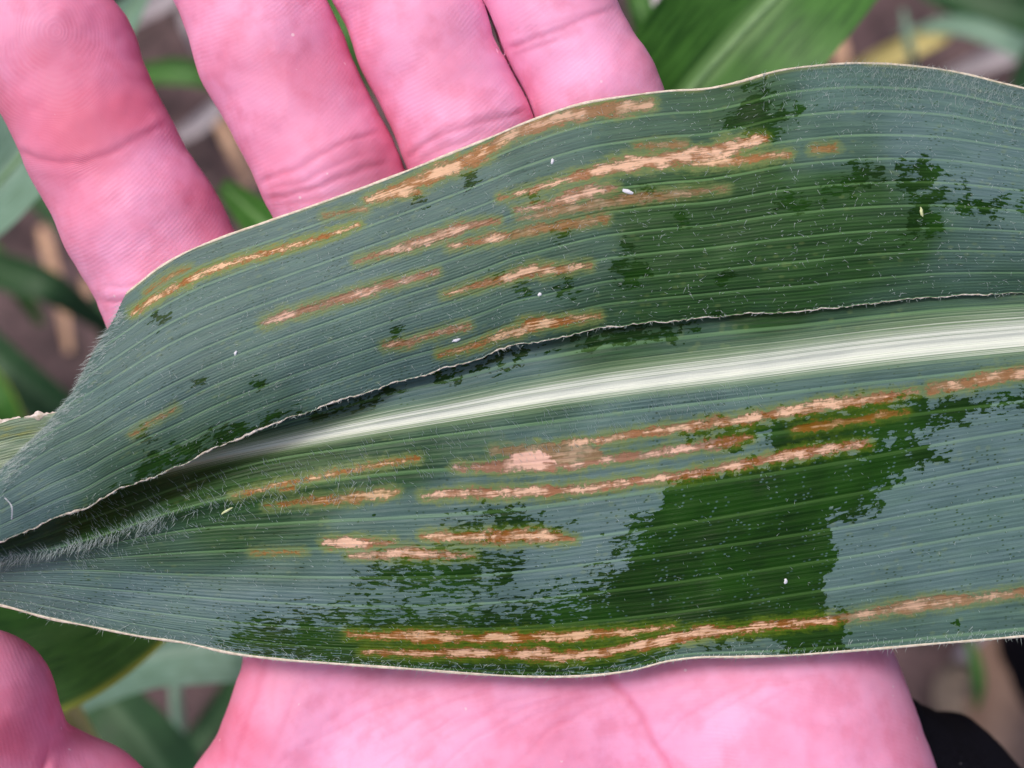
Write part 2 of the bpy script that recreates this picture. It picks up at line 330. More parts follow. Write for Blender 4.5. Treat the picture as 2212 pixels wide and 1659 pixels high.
def z_strip(x, y):
    v = np.clip((y - TOP(x)) / np.maximum(TEAR(x) - TOP(x), 10), 0, 1.2)
    lift = np.interp(x, [-1500, 0, 350, 800, 1300, 1700, 2212, 3800], [-300, 60, 58, 34, 13, 7, 4, 2])
    z = lift * sm(-.2, 1, v) + 46 * (1 - (2 * v - 1) ** 2) * np.interp(x, [0, 1200, 2212], [.9, 1, 1.2])
    z = z + np.interp(x, [-1500, 0, 400, 2212], [0, 40, 6, 4])
    z = z + 10 * (vnoise(x / 190 + 40, y / 100 + 40, 8) - .5) + 5 * (vnoise(x / 55 + 20, y / 45 + 20, 9) - .5)
    t = np.maximum(y - TOP(x), 0); z = z - sm(1650, 2050, x) * 110 * np.exp(-t / 70.0)     # rim bending away at upper right
    z = z - sm(-100, -1500, x) * 400
    return z
def roll(px, py, z, r=34.0):
    """curl the left end of the strip over its fold"""
    d, i, sg, qx, qy = segdist(px, py, SIL); d = np.where(sg < 0, d, -d)       # + inside
    act = sm(1.1, 1.9, i)
    a = np.clip(r - np.abs(d), 0, r); arc = r - np.sqrt(np.maximum(r * r - a * a, 0))
    zi = np.where(d > 0, -arc, -2 * r + arc - np.maximum(-d - r, 0) * .4)
    out = (d < 0) & (i > 1.1)
    return np.where(out, 2 * qx - px, px), np.where(out, 2 * qy - py, py), z + zi * act

BLOOM_SHEEN = [(80, 1100, .95), (300, 800, .85), (450, 650, .8), (700, 600, .85), (700, 800, .75), (600, 900, .5), (1000, 440, .75), (1100, 650, .5), (900, 700, .7), (1250, 550, .35), (1200, 300, .6), (1400, 280, .35), (1450, 470, -.1), (1600, 560, -.15), (1600, 640, -.05), (1700, 490, -.15), (1800, 420, -.1), (1850, 560, 0), (1950, 520, .05), (1450, 660, -.05), (1450, 560, -.05), (1600, 400, -.05), (1600, 230, .15), (1850, 200, .75), (1800, 320, .5), (2000, 300, .95), (2150, 250, .95), (2150, 380, 1), (2100, 560, .55), (2200, 520, .75), (2150, 610, .35),
 (200, 1140, 0.0), (600, 1000, -.1), (450, 1100, .0), (500, 1150, .05), (700, 1040, .0), (620, 1120, .1), (350, 1180, .25), (850, 1020, .05), (900, 960, .1), (200, 1200, .5), (300, 1290, 1.15), (150, 1250, 1.0), (600, 1300, 1.15), (400, 1340, 1.1), (600, 1230, .6), (800, 1150, .6), (800, 1220, .85), (850, 1105, .75), (1000, 1080, .8), (1000, 940, .2), (1150, 905, .2), (1150, 940, .75), (1400, 900, .85), (1600, 860, .8), (1300, 1030, .85), (1300, 960, .8), (1250, 1200, 1), (1400, 1150, 1), (1700, 840, .75), (2000, 800, .75), (2100, 950, 1), (2100, 1100, 1), (2100, 1250, .95), (1900, 1200, .95), (1900, 1370, .6), (2150, 1350, .65), (1600, 1390, .6), (1300, 730, .2), (1100, 800, .8), (900, 850, .85), (1500, 730, .3), (2000, 670, .25), (300, 1380, .8)]
def bloom_sheenf(x, y):  # wax bloom plus painted sky sheen; low where the reflection is dark
    s = np.zeros_like(x); w = np.zeros_like(x)
    for bx, by, b in BLOOM_SHEEN:
        q = 1 / ((((x - bx) / 1.5) ** 2 + (y - by) ** 2) / 2500 + .15) ** 2.2; s += q * b; w += q
    return s / w
# polyline lesions: points (x, y, half width), tone (0 orange .. 1 pink), faintness
LES_UP = [
 ([(284, 678, 2), (290, 675, 4), (328, 647, 5), (384, 617, 5), (446, 587, 5), (509, 565, 5), (600, 540, 5), (700, 512, 4), (775, 485, 2)], .1, -.7),
 ([(315, 634, 2), (353, 606, 3), (384, 587, 3), (410, 578, 1)], 0, .2),
 ([(795, 432, 6), (829, 422, 12), (892, 400, 17), (954, 373, 17), (1010, 350, 14), (1060, 322, 12), (1090, 303, 9)], .25, .12),
 ([(1060, 315, 8), (1100, 293, 11), (1140, 277, 14), (1220, 252, 15), (1300, 238, 14), (1360, 230, 14), (1405, 226, 9)], .6, .45),
 ([(700, 468, 3), (790, 450, 4)], .4, .5),
 ([(1080, 428, 3), (1142, 412, 5), (1236, 384, 8), (1330, 359, 12), (1407, 347, 15), (1480, 340, 16), (1530, 334, 17), (1583, 318, 15), (1620, 308, 12), (1649, 300, 8)], .5, 0),
 ([(1500, 352, 8), (1560, 350, 9), (1615, 345, 8), (1660, 338, 7), (1705, 333, 5)], .25, 0),
 ([(1758, 323, 6), (1802, 319, 6)], .1, .5), ([(1376, 316, 5), (1480, 312, 6)], .4, .6),
 ([(1114, 453, 4), (1167, 447, 7), (1236, 425, 12), (1290, 411, 11), (1325, 406, 6)], .7, .1),
 ([(1120, 472, 3), (1204, 456, 9), (1298, 440, 11), (1400, 425, 8), (1517, 412, 6), (1570, 408, 3)], .5, .65),
 ([(770, 566, 3), (829, 547, 6), (892, 528, 9), (938, 512, 11), (1004, 490, 10), (1075, 478, 4)], .7, .1),
 ([(970, 531, 5), (1032, 522, 7), (1070, 514, 11), (1095, 510, 9)], .5, .1),
 ([(1110, 508, 7), (1167, 494, 9), (1236, 484, 8), (1307, 472, 8)], .3, .5),
 ([(571, 697, 6), (618, 681, 9), (696, 659, 7), (775, 634, 9), (837, 615, 9), (890, 602, 7), (943, 589, 5)], .85, .1),
 ([(961, 637, 3), (1048, 612, 6), (1111, 594, 10), (1158, 581, 13), (1204, 584, 9), (1273, 572, 4)], .35, 0),
 ([(831, 747, 5), (880, 740, 8), (925, 725, 5), (1010, 703, 5)], .6, .15),
 ([(950, 765, 4), (1011, 752, 5), (1095, 722, 8), (1142, 705, 13), (1190, 696, 11), (1240, 690, 6), (1292, 683, 4)], .1, -.2),
 ([(380, 880, 1), (360, 895, 1.5), (320, 915, 1.6), (285, 940, 1)], .3, .35),
]
LES_LO = [
 ([(505, 1072, 3), (603, 1047, 4), (728, 1022, 5), (821, 1003, 5), (903, 990, 4)], 0, 0), ([(605, 1057, 2), (631, 1055, 2)], 0, 0),
 ([(575, 1092, 2), (675, 1083, 7), (750, 1076, 9), (820, 1068, 8), (855, 1063, 6)], .05, .1),
 ([(985, 1011, 6), (1072, 1009, 9), (1135, 1003, 15), (1213, 1006, 10), (1322, 992, 7), (1416, 980, 7), (1478, 969, 8), (1541, 960, 11), (1600, 948, 9), (1625, 946, 3)], .85, 0),
 ([(1118, 990, 17), (1160, 988, 22), (1200, 996, 14)], 1, -.4),
 ([(1070, 974, 8), (1130, 975, 12), (1220, 984, 22), (1285, 982, 17)], .5, .78),
 ([(1197, 962, 4), (1247, 959, 7), (1353, 941, 7), (1478, 923, 9), (1603, 906, 10), (1708, 889, 10), (1802, 872, 10), (1880, 861, 9), (1980, 846, 5)], .45, 0),
 ([(1105, 972, 3), (1145, 970, 3.5)], .8, -1.5),
 ([(2010, 842, 9), (2100, 825, 12), (2212, 806, 13), (2500, 760, 8)], .45, .25),
 ([(1715, 933, 4), (1755, 921, 11), (1787, 918, 7), (1834, 910, 5), (1896, 898, 8), (1958, 890, 3)], .0, .4),
 ([(915, 1071, 5), (978, 1067, 8), (1103, 1063, 10), (1197, 1061, 9), (1291, 1053, 8), (1385, 1038, 10), (1478, 1027, 7), (1521, 1019, 7), (1583, 1007, 9), (1662, 992, 8), (1708, 983, 12), (1802, 967, 8), (1877, 958, 4)], .6, -.15),
 ([(705, 1172, 8), (750, 1172, 11), (800, 1174, 7), (850, 1172, 3)], .6, -.2),
 ([(755, 1200, 4), (830, 1198, 8), (875, 1193, 12), (925, 1198, 8), (1020, 1200, 5)], .6, .05),
 ([(915, 1158, 6), (985, 1160, 10), (1050, 1163, 12), (1106, 1160, 13), (1150, 1158, 13), (1190, 1162, 11), (1240, 1164, 3)], .3, -.1),
 ([(545, 1193, 2), (655, 1193, 2)], 0, .3),
 ([(752, 1370, 4), (800, 1374, 5), (850, 1374, 9), (930, 1376, 11), (1030, 1378, 8), (1106, 1378, 10), (1256, 1372, 9), (1356, 1365, 6), (1456, 1353, 3)], .15, -.4),
 ([(785, 1408, 4), (930, 1412, 7), (1010, 1410, 9), (1106, 1412, 9), (1170, 1412, 12), (1206, 1420, 9), (1306, 1410, 9), (1406, 1387, 10), (1531, 1365, 11), (1606, 1362, 7), (1656, 1352, 11), (1730, 1345, 8), (1806, 1338, 7)], .4, -.5),
 ([(1800, 1339, 6), (1870, 1326, 9), (1940, 1314, 12), (2006, 1303, 12), (2106, 1292, 8), (2212, 1278, 8), (2600, 1225, 4)], .6, .42),
]
WET_LO = [
 [(1460, 1032), (1540, 1022), (1640, 1005), (1750, 987), (1850, 968), (1950, 955), (2000, 955), (2015, 965), (2035, 985), (2025, 1000), (1985, 1010), (1960, 1035), (1910, 1060), (1880, 1070), (1900, 1085), (1860, 1110), (1820, 1118), (1800, 1145), (1790, 1170), (1800, 1185), (1805, 1215), (1790, 1240), (1795, 1275), (1803, 1305), (1800, 1330), (1825, 1345), (1840, 1385), (1838, 1412), (1700, 1412), (1660, 1385), (1500, 1380), (1400, 1440), (1200, 1480), (1000, 1470), (760, 1450), (600, 1420), (490, 1385), (520, 1370), (560, 1352), (640, 1345), (720, 1330), (800, 1322), (900, 1318), (1000, 1325), (1100, 1320), (1180, 1300), (1240, 1290), (1290, 1262), (1330, 1225), (1360, 1180), (1390, 1130), (1410, 1090), (1420, 1060)],
 [(860, 1215), (930, 1208), (1010, 1205), (1120, 1217), (1100, 1235), (1060, 1262), (960, 1268), (880, 1255), (800, 1262), (820, 1240)],
 [(985, 1128), (1020, 1120), (1050, 1108), (1100, 1110), (1180, 1128), (1100, 1142), (1050, 1146), (980, 1140)],
 [(1485, 940), (1530, 925), (1600, 912), (1700, 900), (1800, 880), (1900, 870), (2000, 868), (2100, 860), (2300, 838), (2300, 858), (2150, 880), (2110, 890), (2050, 920), (2000, 925), (1975, 945), (1940, 950), (1850, 958), (1760, 972), (1690, 985), (1665, 965), (1655, 950), (1600, 955), (1560, 950)],
 [(1260, 720), (1350, 712), (1450, 708), (1500, 716), (1420, 735), (1300, 745), (1230, 742)], [(950, 815), (1100, 765), (1180, 750), (1120, 775), (960, 828)], [(650, 905), (800, 860), (850, 850), (760, 885), (660, 918)]]
WET_UP = [
 [(1600, 192), (1645, 188), (1652, 215), (1695, 245), (1690, 280), (1668, 300), (1620, 292), (1570, 262), (1600, 232)], [(1700, 232), (1725, 225), (1745, 240), (1740, 258), (1705, 258)],
 [(1950, 358), (1975, 345), (1995, 345), (2012, 368), (2005, 400), (2012, 440), (2010, 470), (2040, 485), (2010, 505), (1955, 510), (1950, 480), (1958, 440), (1955, 400)],
 [(2010, 402), (2035, 400), (2045, 420), (2060, 430), (2090, 430), (2130, 440), (2212, 433), (2212, 442), (2165, 455), (2140, 470), (2100, 455), (2050, 445), (2015, 425)],
 [(1830, 365), (1900, 370), (1905, 380), (1840, 400), (1790, 420), (1800, 390)],
 [(260, 1050), (300, 1012), (330, 990), (400, 962), (440, 955), (470, 942), (520, 922), (590, 892), (640, 895), (560, 925), (440, 980), (340, 1024), (280, 1052)],
 [(1345, 562), (1395, 560), (1405, 600), (1380, 620), (1345, 610)], [(1205, 600), (1235, 605), (1238, 635), (1210, 640)]]
WET_DOT = [(1213, 502, 11), (1075, 602, 8), (345, 685, 12), (1150, 420, 10), (910, 425, 8), (1015, 395, 12), (425, 828, 8), (315, 942, 12), (560, 830, 9), (1130, 625, 10), (1405, 420, 9), (1360, 540, 10), (2080, 400, 8), (1540, 690, 12), (1470, 470, 14), (1700, 440, 18), (1740, 440, 14), (860, 722, 6), (2070, 1350, 9), (1560, 600, 14), (1830, 410, 12)]
def attrs_at(x, y, u, v, les, wet, lower):
    L = np.full(x.shape, -60.0); T = np.zeros(x.shape); F = np.zeros(x.shape)
    for pts, tone, faint in les:
        xs = [p[0] for p in pts]; m = (x > min(xs) - 70) & (x < max(xs) + 70)
        if not m.any(): continue
        d, i, _, _, _ = segdist(x[m], y[m], pts)
        wd = np.interp(i, np.arange(len(pts)), [p[2] for p in pts]); wd = wd * (.45 + .75 * vnoise(x[m] / 34 + tone * 50, y[m] / 14, 31) + .5 * vnoise(x[m] / 12 + tone * 50, y[m] / 7, 32))
        s = wd - d; k = s > L[m]; Lm = L[m]; Lm[k] = s[k]; L[m] = Lm
        tm = T[m]; tm[k] = tone; T[m] = tm; fm = F[m]; fm[k] = faint; F[m] = fm
    Wt = np.full(x.shape, -60.0)
    xw = x + 52 * (vnoise(x / 46 + 5, y / 34 + 5, 61) - .5) + 22 * (vnoise(x / 19 + 5, y / 14 + 5, 62) - .5); yw = y + 16 * (vnoise(x / 50 + 9, y / 30 + 9, 63) - .5)
    for p in wet: Wt = np.maximum(Wt, polysdf(xw, yw, p))
    if not lower:
        for a, b, r in WET_DOT: Wt = np.maximum(Wt, (r - np.hypot(x - a, y - b)) * 1.2)
    else:
        Wt = np.maximum(Wt, 9 - np.hypot(x - 2070, y - 1350))
    Wt = np.clip(Wt, -60, 60)
    WA = .22 + .25 * (1 - lower) * 0 + (sm(1500, 1250, x) * .95 * sm(1040, 1120, y) + .45 * np.exp(-((x - 1850) / 110) ** 2 - ((y - 1100) / 45) ** 2) if lower else .12)
    WA = np.clip(WA + (.25 * (y < 1000) if lower else 0), 0, 1.15)
    return dict(les=np.maximum(L, -60), tone=T, faint=np.clip(F, -1, 1), wet=Wt, wamp=WA + 0 * x, bloom_sheen=bloom_sheenf(x, y))

leaf = empty('corn_leaf', WM(1106, 1000, 0), 'wide green corn leaf with white midrib and tan streaked lesions lying across the open hand', 'leaf')
XS = np.concatenate([np.linspace(-1500, -220, 60, endpoint=False), np.arange(-220, 2420, 3.2), np.linspace(2420, 3800, 60)])
def lower_grid(v0, v1, dv, name, label=None):
    vs = np.linspace(v0, v1, max(3, int(round((v1 - v0) / dv)) + 1)); cvv = [c[0] for c in CV]; Y = np.array([c[1](XS) for c in CV])
    V_, X_ = np.meshgrid(vs, XS, indexing='ij'); YY = np.empty_like(X_)
    sl = [np.interp(vs, cvv, Y[:, j]) for j in range(len(XS))]; YY = np.array(sl).T
    a = attrs_at(X_, YY, X_, V_, LES_LO, WET_LO, True)
    half = np.interp(X_, [-1500, 0, 500, 900, 1300, 2212, 3800], [20, 20, 26, 33, 42, 66, 80])
    dm = YY - MIDR(X_); up = dm < 0
    a['mid'] = np.clip(1.0 - np.abs(dm) / half / np.where(up, 1.25, .72), -1.6, 1)
    a['wet'] = a['wet'] - 50 * sm(0.0, .5, a['mid']) ; a['yel'] = np.zeros_like(X_)
    p = WM(X_, YY, z_lower(X_, YY))
    o = mk(name, p, gridf(*X_.shape), M_LEAF, leaf, attrs=a, vattrs={'luv': np.stack([X_, V_ + 20, 0 * X_], -1)})
    if label: o['label'] = label
    return o
lower_grid(-1.7, -0.62, .045, 'blade', 'narrow dark strip of blade between the tear and the midrib')
lower_grid(-0.62, 0.55, .04, 'midrib', 'thick white midrib')
lower_grid(0.55, 9.2, .05, 'blade', 'broad lower half of the blade with large dark wet patch')
# torn upper strip
def strip():
    vs = np.linspace(0, 10, 166); V_, X_ = np.meshgrid(vs, XS, indexing='ij')
    YY = TOP(X_) + (TEAR(X_) - TOP(X_)) * V_ / 10
    rag = 3.2 * (vnoise(X_ / 9, X_ * 0, 12) - .5) + 5 * (vnoise(X_ / 37, X_ * 0, 13) - .5)
    YY = YY + rag * sm(9.3, 10, V_)
    a = attrs_at(X_, YY, X_, V_, LES_UP, WET_UP, False); a['mid'] = np.full_like(X_, -1.6); a['yel'] = .35 * sm(.25, 0, V_)
    px, py, z = roll(X_, YY, z_strip(X_, YY))
    mk('torn_blade', WM(px, py, z), gridf(*X_.shape), M_LEAF, leaf, attrs=a, vattrs={'luv': np.stack([X_, V_ + 40, 0 * X_], -1)})['label'] = 'upper half of the blade torn free and lapped over the midrib'
strip()
# light torn flap behind the strip at the left
def flap():
    xs = np.linspace(-700, 330, 260); vs = np.linspace(0, 4, 60); V_, X_ = np.meshgrid(vs, xs, indexing='ij')
    top = curve([(-700, 1080), (-300, 985), (0, 914), (40, 904), (75, 898), (115, 892), (200, 880), (330, 860)])
    YY = top(X_) + V_ * 50 + 4 * (vnoise(X_ / 11, X_ * 0, 77) - .5) * sm(.2, 0, V_)
    a = dict(les=np.full_like(X_, -60.), tone=0 * X_, faint=0 * X_, wet=np.full_like(X_, -60.), bloom_sheen=np.full_like(X_, .75), mid=.22 + .25 * vnoise(X_ / 50, V_ * 4, 3), yel=.7 * np.exp(-((X_ - 20) / 45) ** 2 - ((YY - 935) / 13) ** 2) + .08)
    z = -38 - 12 * V_ + 6 * vnoise(X_ / 80, V_, 4) - sm(-100, -700, X_) * 200
    mk('torn_flap', WM(X_, YY, z), gridf(*X_.shape), M_LEAF, leaf, attrs=a, vattrs={'luv': np.stack([X_, V_ * 1.2 + 60, 0 * X_], -1)})['label'] = 'pale torn end of the blade sticking out behind the fold'
    return top
FLAP = flap()
# thin rims
def rim(name, xs, yf, zf, wd, mat, ragged=0, seed=1, lift=1.5, tr=None, label=None):
    wd = wd * .8
    """slim raised band of rounded section along a leaf edge"""
    y = yf(xs); n_ = len(xs); r = np.random.default_rng(seed)
    dy = np.gradient(y, xs); L = np.hypot(1, dy); nx, ny = -dy / L, 1 / L
    w = wd * ((.55 + .7 * vnoise(xs / 60, xs * 0, seed + 3) + .25 * vnoise(xs / 9, xs * 0, seed + 4)) if not ragged else np.interp(xs, [900, 1400], [1, .6]) * (.12 + ragged * np.abs(vnoise(xs / 6, xs * 0, seed)) ** 1.5 + ragged * 1.3 * vnoise(xs / 40, xs * 0, seed + 1) ** 3))
    rows = []
    for t, dz in ((-1, -1.2), (-.75, lift * .6), (0, lift), (.75, lift * .6), (1, -1.2)):
        x_ = xs + nx * w * t; y_ = y + ny * w * t
        z_ = zf(xs, y) + dz
        if tr: x_, y_, z_ = tr(x_, y_, z_)
        rows.append(WM(x_, y_, z_))
    o = mk(name, np.array(rows), gridf(5, n_), mat, leaf)
    if label: o['label'] = label
    return o
xe = np.arange(262, 2420, 2.5)
rim('margin', xe, lambda x: TOP(x) + 1.5, z_strip, 3.4, M_EDGE, ragged=0, tr=lambda a, b, c: roll(a, b, c), label='cream rim along the top edge')
rim('margin', np.arange(-400, 2420, 2.5), lambda x: BOT(x) - 1 , z_lower, 3.2, M_EDGE, label='pinkish cream rim along the bottom edge')
rim('torn_edge', np.arange(-400, 2420, 2.0), lambda x: TEAR(x) + 3.2 * (vnoise(x / 9, x * 0, 12) - .5) + 5 * (vnoise(x / 37, x * 0, 13) - .5), z_strip, 1.8, M_TEAR, ragged=1.2, seed=5, label='ragged whitish torn edge')
rim('torn_edge', np.arange(-400, 200, 2.0), lambda x: FLAP(x) + 1, lambda x, y: -36 + 0 * x, 5.0, M_TEAR, ragged=1.5, seed=9, label='ragged white edge of the pale flap')

# hairs -------------------------------------------------
def hairs():
    P, D, Ln, Bn = [], [], [], []
    def add(px, py, z, dx, dy, dz, ln, bend):
        P.append(np.stack(np.broadcast_arrays(px, py, z), -1).astype(float)); d = np.stack(np.broadcast_arrays(dx, dy, dz), -1).astype(float)
        D.append(d / np.linalg.norm(d, axis=1, keepdims=True)); Ln.append(np.broadcast_to(ln, px.shape).astype(float)); Bn.append(np.stack(np.broadcast_arrays(*bend), -1) + 0 * d)
    R = rng
    # fold of the strip
    seg = np.array(SIL[2:11], float); cl = np.r_[0, np.cumsum(np.hypot(*np.diff(seg, axis=0).T))]
    n_ = 800; t = R.random(n_) * cl[-1]; x = np.interp(t, cl, seg[:, 0]); y = np.interp(t, cl, seg[:, 1])
    ins = np.abs(R.normal(0, 16, n_)); x2 = x + ins * .75; y2 = y + ins * .6
    zz = z_strip(x2, y2); _, _, zz = roll(x2, y2, zz)
    add(x2, y2, zz, -1 + R.normal(0, .25, n_), .62 + R.normal(0, .25, n_), .45 + 0 * x, R.uniform(9, 21, n_), (R.normal(0, .2, n_), R.normal(0, .2, n_), 0 * x))
    # ridge
    n_ = 620; x = np.where(R.random(n_) < .72, 420 * R.random(n_) - 60, 300 + 520 * R.random(n_) ** 1.5); y = RIDGE(x) + R.normal(0, 1, n_) * (5 + np.maximum(x - 200, 0) * .05) + 6
    add(x, y, z_lower(x, y), R.normal(-.25, .22, n_), R.choice([1, 1, -1], n_) * R.uniform(.5, 1.1, n_), .5 + 0 * x, R.uniform(12, 27, n_), (R.normal(0, .25, n_), 0 * x, 0 * x))
    # between ridge and midrib
    n_ = 900; x = 150 + 1500 * R.random(n_) ** 1.5; a = MIDR(x) + 30; b = RIDGE(x) + np.interp(x, [0, 600, 1500], [60, 70, -60]); y = a + (b - a) * R.random(n_)
    add(x, y, z_lower(x, y), R.normal(-.35, .2, n_), R.uniform(-.9, -.4, n_), .5 + 0 * x, R.uniform(9, 22, n_), (R.normal(0, .2, n_), 0 * x, 0 * x))
    # lower blade, sparse
    n_ = 1300; x = R.uniform(-100, 2300, n_); f = R.random(n_); y = RIDGE(x) + 25 + (BOT(x) - 30 - RIDGE(x)) * f
    keep = R.random(n_) < np.interp(x, [0, 1000, 1500, 2200], [1, .8, .6, .35]); x, y = x[keep], y[keep]; n_ = len(x)
    add(x, y, z_lower(x, y), R.normal(-.5, .4, n_), R.normal(-.7, .3, n_), .45 + 0 * x, R.uniform(3, 10, n_), (R.normal(0, .5, n_), 0 * x, 0 * x))
    # bottom rim fringe
    n_ = 900; x = R.uniform(-100, 2300, n_); y = BOT(x) + R.uniform(-34, 2, n_) * R.random(n_)
    add(x, y, z_lower(x, y), R.normal(-.4, .3, n_), R.uniform(.2, 1, n_) * R.choice([1, -1], n_, p=[.7, .3]), .25 + 0 * x, R.uniform(4, 12, n_) * np.where(R.random(n_) < .15, 1.8, 1), (R.normal(0, .3, n_), 0 * x, 0 * x))
    # strip, all over
    n_ = 3300; x = R.uniform(100, 2300, n_); v = R.random(n_); y = TOP(x) + 8 + (TEAR(x) - TOP(x) - 14) * v
    keep = R.random(n_) < np.interp(x, [100, 900, 1700, 2200], [.55, .75, 1, .9]); x, y = x[keep], y[keep]; n_ = len(x)
    xx, yy, zz = roll(x, y, z_strip(x, y))
    add(xx, yy, zz, R.choice([-1, 1], n_) * R.uniform(.3, 1, n_), R.normal(.2, .7, n_), .35 + 0 * x, R.uniform(3, 9.5, n_), (R.normal(0, .8, n_), R.normal(0, .8, n_), 0 * x))
    # upper right rim, dense
    n_ = 1000; x = R.normal(2020, 170, n_); x = np.clip(x, 1650, 2400); y = TOP(x) + np.abs(R.normal(0, 55, n_)) + 1
    add(x, y, z_strip(x, y), R.normal(-.15, .45, n_), R.uniform(-1, -.3, n_), .4 + 0 * x, R.uniform(7, 18, n_), (R.normal(.2, .4, n_), 0 * x, 0 * x))
    # tear edge
    n_ = 260; x = R.uniform(0, 2250, n_); y = TEAR(x) + R.uniform(-4, 3, n_)
    add(x, y, z_strip(x, y), R.normal(-.3, .5, n_), R.uniform(.2, 1, n_), .3 + 0 * x, R.uniform(4, 11, n_), (R.normal(0, .4, n_), 0 * x, 0 * x))
    P, D, Ln, Bn = map(np.concatenate, (P, D, Ln, Bn)); N = len(P)
    # true units: image y axis points down, so flip
    X, Y, Z = W(P[:, 0], P[:, 1], P[:, 2]); base = np.stack([X, Y, Z], -1); D[:, 1] *= -1; Bn[:, 1] *= -1
    K = 4; vv = np.zeros((N, K, 3, 3)); side = np.cross(D, [0, 0, 1.0]); side /= np.linalg.norm(side, axis=1, keepdims=True) + 1e-9; up = np.cross(side, D)
    for k in range(K):
        t = k / (K - 1.0); c = base + D * (Ln * t)[:, None] + Bn * (Ln * t * t * .6)[:, None]; rad = .50 * (1 - .8 * t)
        for j in range(3):
            an = 2.094 * j; vv[:, k, j] = c + rad * (math.cos(an) * side + math.sin(an) * up)
    F = []
    idx = np.arange(N)[:, None] * (K * 3)
    for k in range(K - 1):
        for j in range(3):
            j2 = (j + 1) % 3; F.append(np.concatenate([idx + k * 3 + j, idx + k * 3 + j2, idx + (k + 1) * 3 + j2, idx + (k + 1) * 3 + j], 1))
    vv = vv.reshape(-1, 3) * U; vv[:, 2] += Z0
    tag(mk('hairs', vv, np.concatenate(F), M_HAIR, leaf), 'fine short whitish hairs', kind='stuff')
hairs()

# ================================================================== the hand
def true(px, py, z):
    x, y, z = W(px, py, z); return np.array([float(x), float(y), float(z)])
def rc(a, b): return (true(*a[:3]), true(*b[:3]), a[3], b[3])
FING = {
 'index': [(-10, -105, -165, 148), (120, 110, -178, 174), (222, 322, -180, 165), (308, 480, -194, 176), (396, 640, -216, 178), (500, 930, -330, 172), (640, 1250, -330, 190)],
 'middle': [(330, -620, -130, 140), (436, -300, -155, 158), (506, -90, -170, 159), (588, 120, -178, 167), (714, 375, -182, 160), (830, 640, -230, 172), (985, 1190, -300, 190)],
 'ring': [(705, -560, -140, 132), (792, -280, -160, 148), (848, -60, -165, 149), (918, 90, -172, 156), (1008, 290, -178, 153), (1120, 600, -230, 165), (1330, 1170, -300, 185)],
 'pinky': [(1030, -420, -120, 118), (1094, -220, -140, 132), (1152, -60, -150, 134), (1198, 40, -158, 140), (1290, 210, -160, 144), (1420, 560, -220, 150), (1660, 1180, -290, 180)],
 'thumb': [(-420, 1470, -60, 140), (-240, 1490, -40, 170), (-72, 1540, -48, 182), (5, 1680, -95, 160), (150, 1775, -170, 184), (360, 1960, -190, 190), (620, 2160, -230, 230)],
}
def sd_rc(P, seg):
    a, b, ra, rb = seg; ba = b - a; L2 = ba @ ba; t = np.clip(((P - a) @ ba) / L2, 0, 1)
    return np.linalg.norm(P - a - t[:, None] * ba, axis=1) - (ra + (rb - ra) * t)
def sd_el(P, c, r, ang=0):
    q = P - true(*c); ca, sa = math.cos(ang), math.sin(ang)
    q = np.stack([q[:, 0] * ca + q[:, 1] * sa, -q[:, 0] * sa + q[:, 1] * ca, q[:, 2]], 1)
    r = np.array(r, float); k0 = np.linalg.norm(q / r, axis=1); k1 = np.linalg.norm(q / (r * r), axis=1) + 1e-9
    return k0 * (k0 - 1) / k1
def smin(a, b, k):
    h = np.clip(.5 + .5 * (b - a) / k, 0, 1); return b * (1 - h) + a * h - k * h * (1 - h)
SEGS = {k: [rc(a, b) for a, b in zip(v[:-1], v[1:])] for k, v in FING.items()}
WR = (2350, 3050, -620)
META = [rc((700, 1330, -285, 170), (1750, 2900, -560, 330)), rc((985, 1230, -300, 185), (1850, 2950, -580, 330)), rc((1330, 1200, -305, 185), (2000, 2950, -600, 330)), rc((1700, 1230, -300, 170), (2150, 2900, -620, 320))]
ARM = [rc((1900, 2700, -520, 400), (2400, 4300, -900, 480)), rc((2150, 2700, -560, 380), (2700, 4300, -900, 460))]
def hand_sdf(P):
    d = None; fs = {}
    for k, ss in SEGS.items():
        f = None
        for s_ in ss: f = sd_rc(P, s_) if f is None else smin(f, sd_rc(P, s_), 26 if k != 'thumb' else 12)
        if k == 'thumb': th = f
        else: fs[k] = f
    ypx = 829.5 - P[:, 1] * DD / (DD - P[:, 2]); g = np.where(ypx < 760, 3.2, 3.2 - (ypx - 760) * 1.5)
    for a, b in (('index', 'middle'), ('middle', 'ring'), ('ring', 'pinky')):
        df = (fs[a] - fs[b]) / 2; fs[a] = np.maximum(fs[a], df + g); fs[b] = np.maximum(fs[b], -df + g)
    d = np.minimum(np.minimum(fs['index'], fs['middle']), np.minimum(fs['ring'], fs['pinky']))
    palm = None
    for s_ in META: palm = sd_rc(P, s_) if palm is None else smin(palm, sd_rc(P, s_), 120)
    palm = smin(palm, sd_el(P, (1000, 1990, -250), (470, 560, 300), .5), 110)      # ball of the thumb
    palm = smin(palm, sd_el(P, (1690, 1750, -260), (350, 560, 275), .3), 110)      # heel of the hand, little finger side
    palm = smin(palm, sd_el(P, (1230, 1470, -330), (560, 300, 215), 0), 120)
    palm = smin(palm, sd_el(P, (640, 1570, -245), (140, 210, 150), .25), 70)
    for s_ in ARM: palm = smin(palm, sd_rc(P, s_), 200)
    palm = smin(palm, sd_rc(P, rc((640, 1540, -270, 120), (400, 1850, -300, 110))), 90)   # web to the thumb
    d = smin(d, palm, 70)
    d = smin(d, th, 45)
    return d

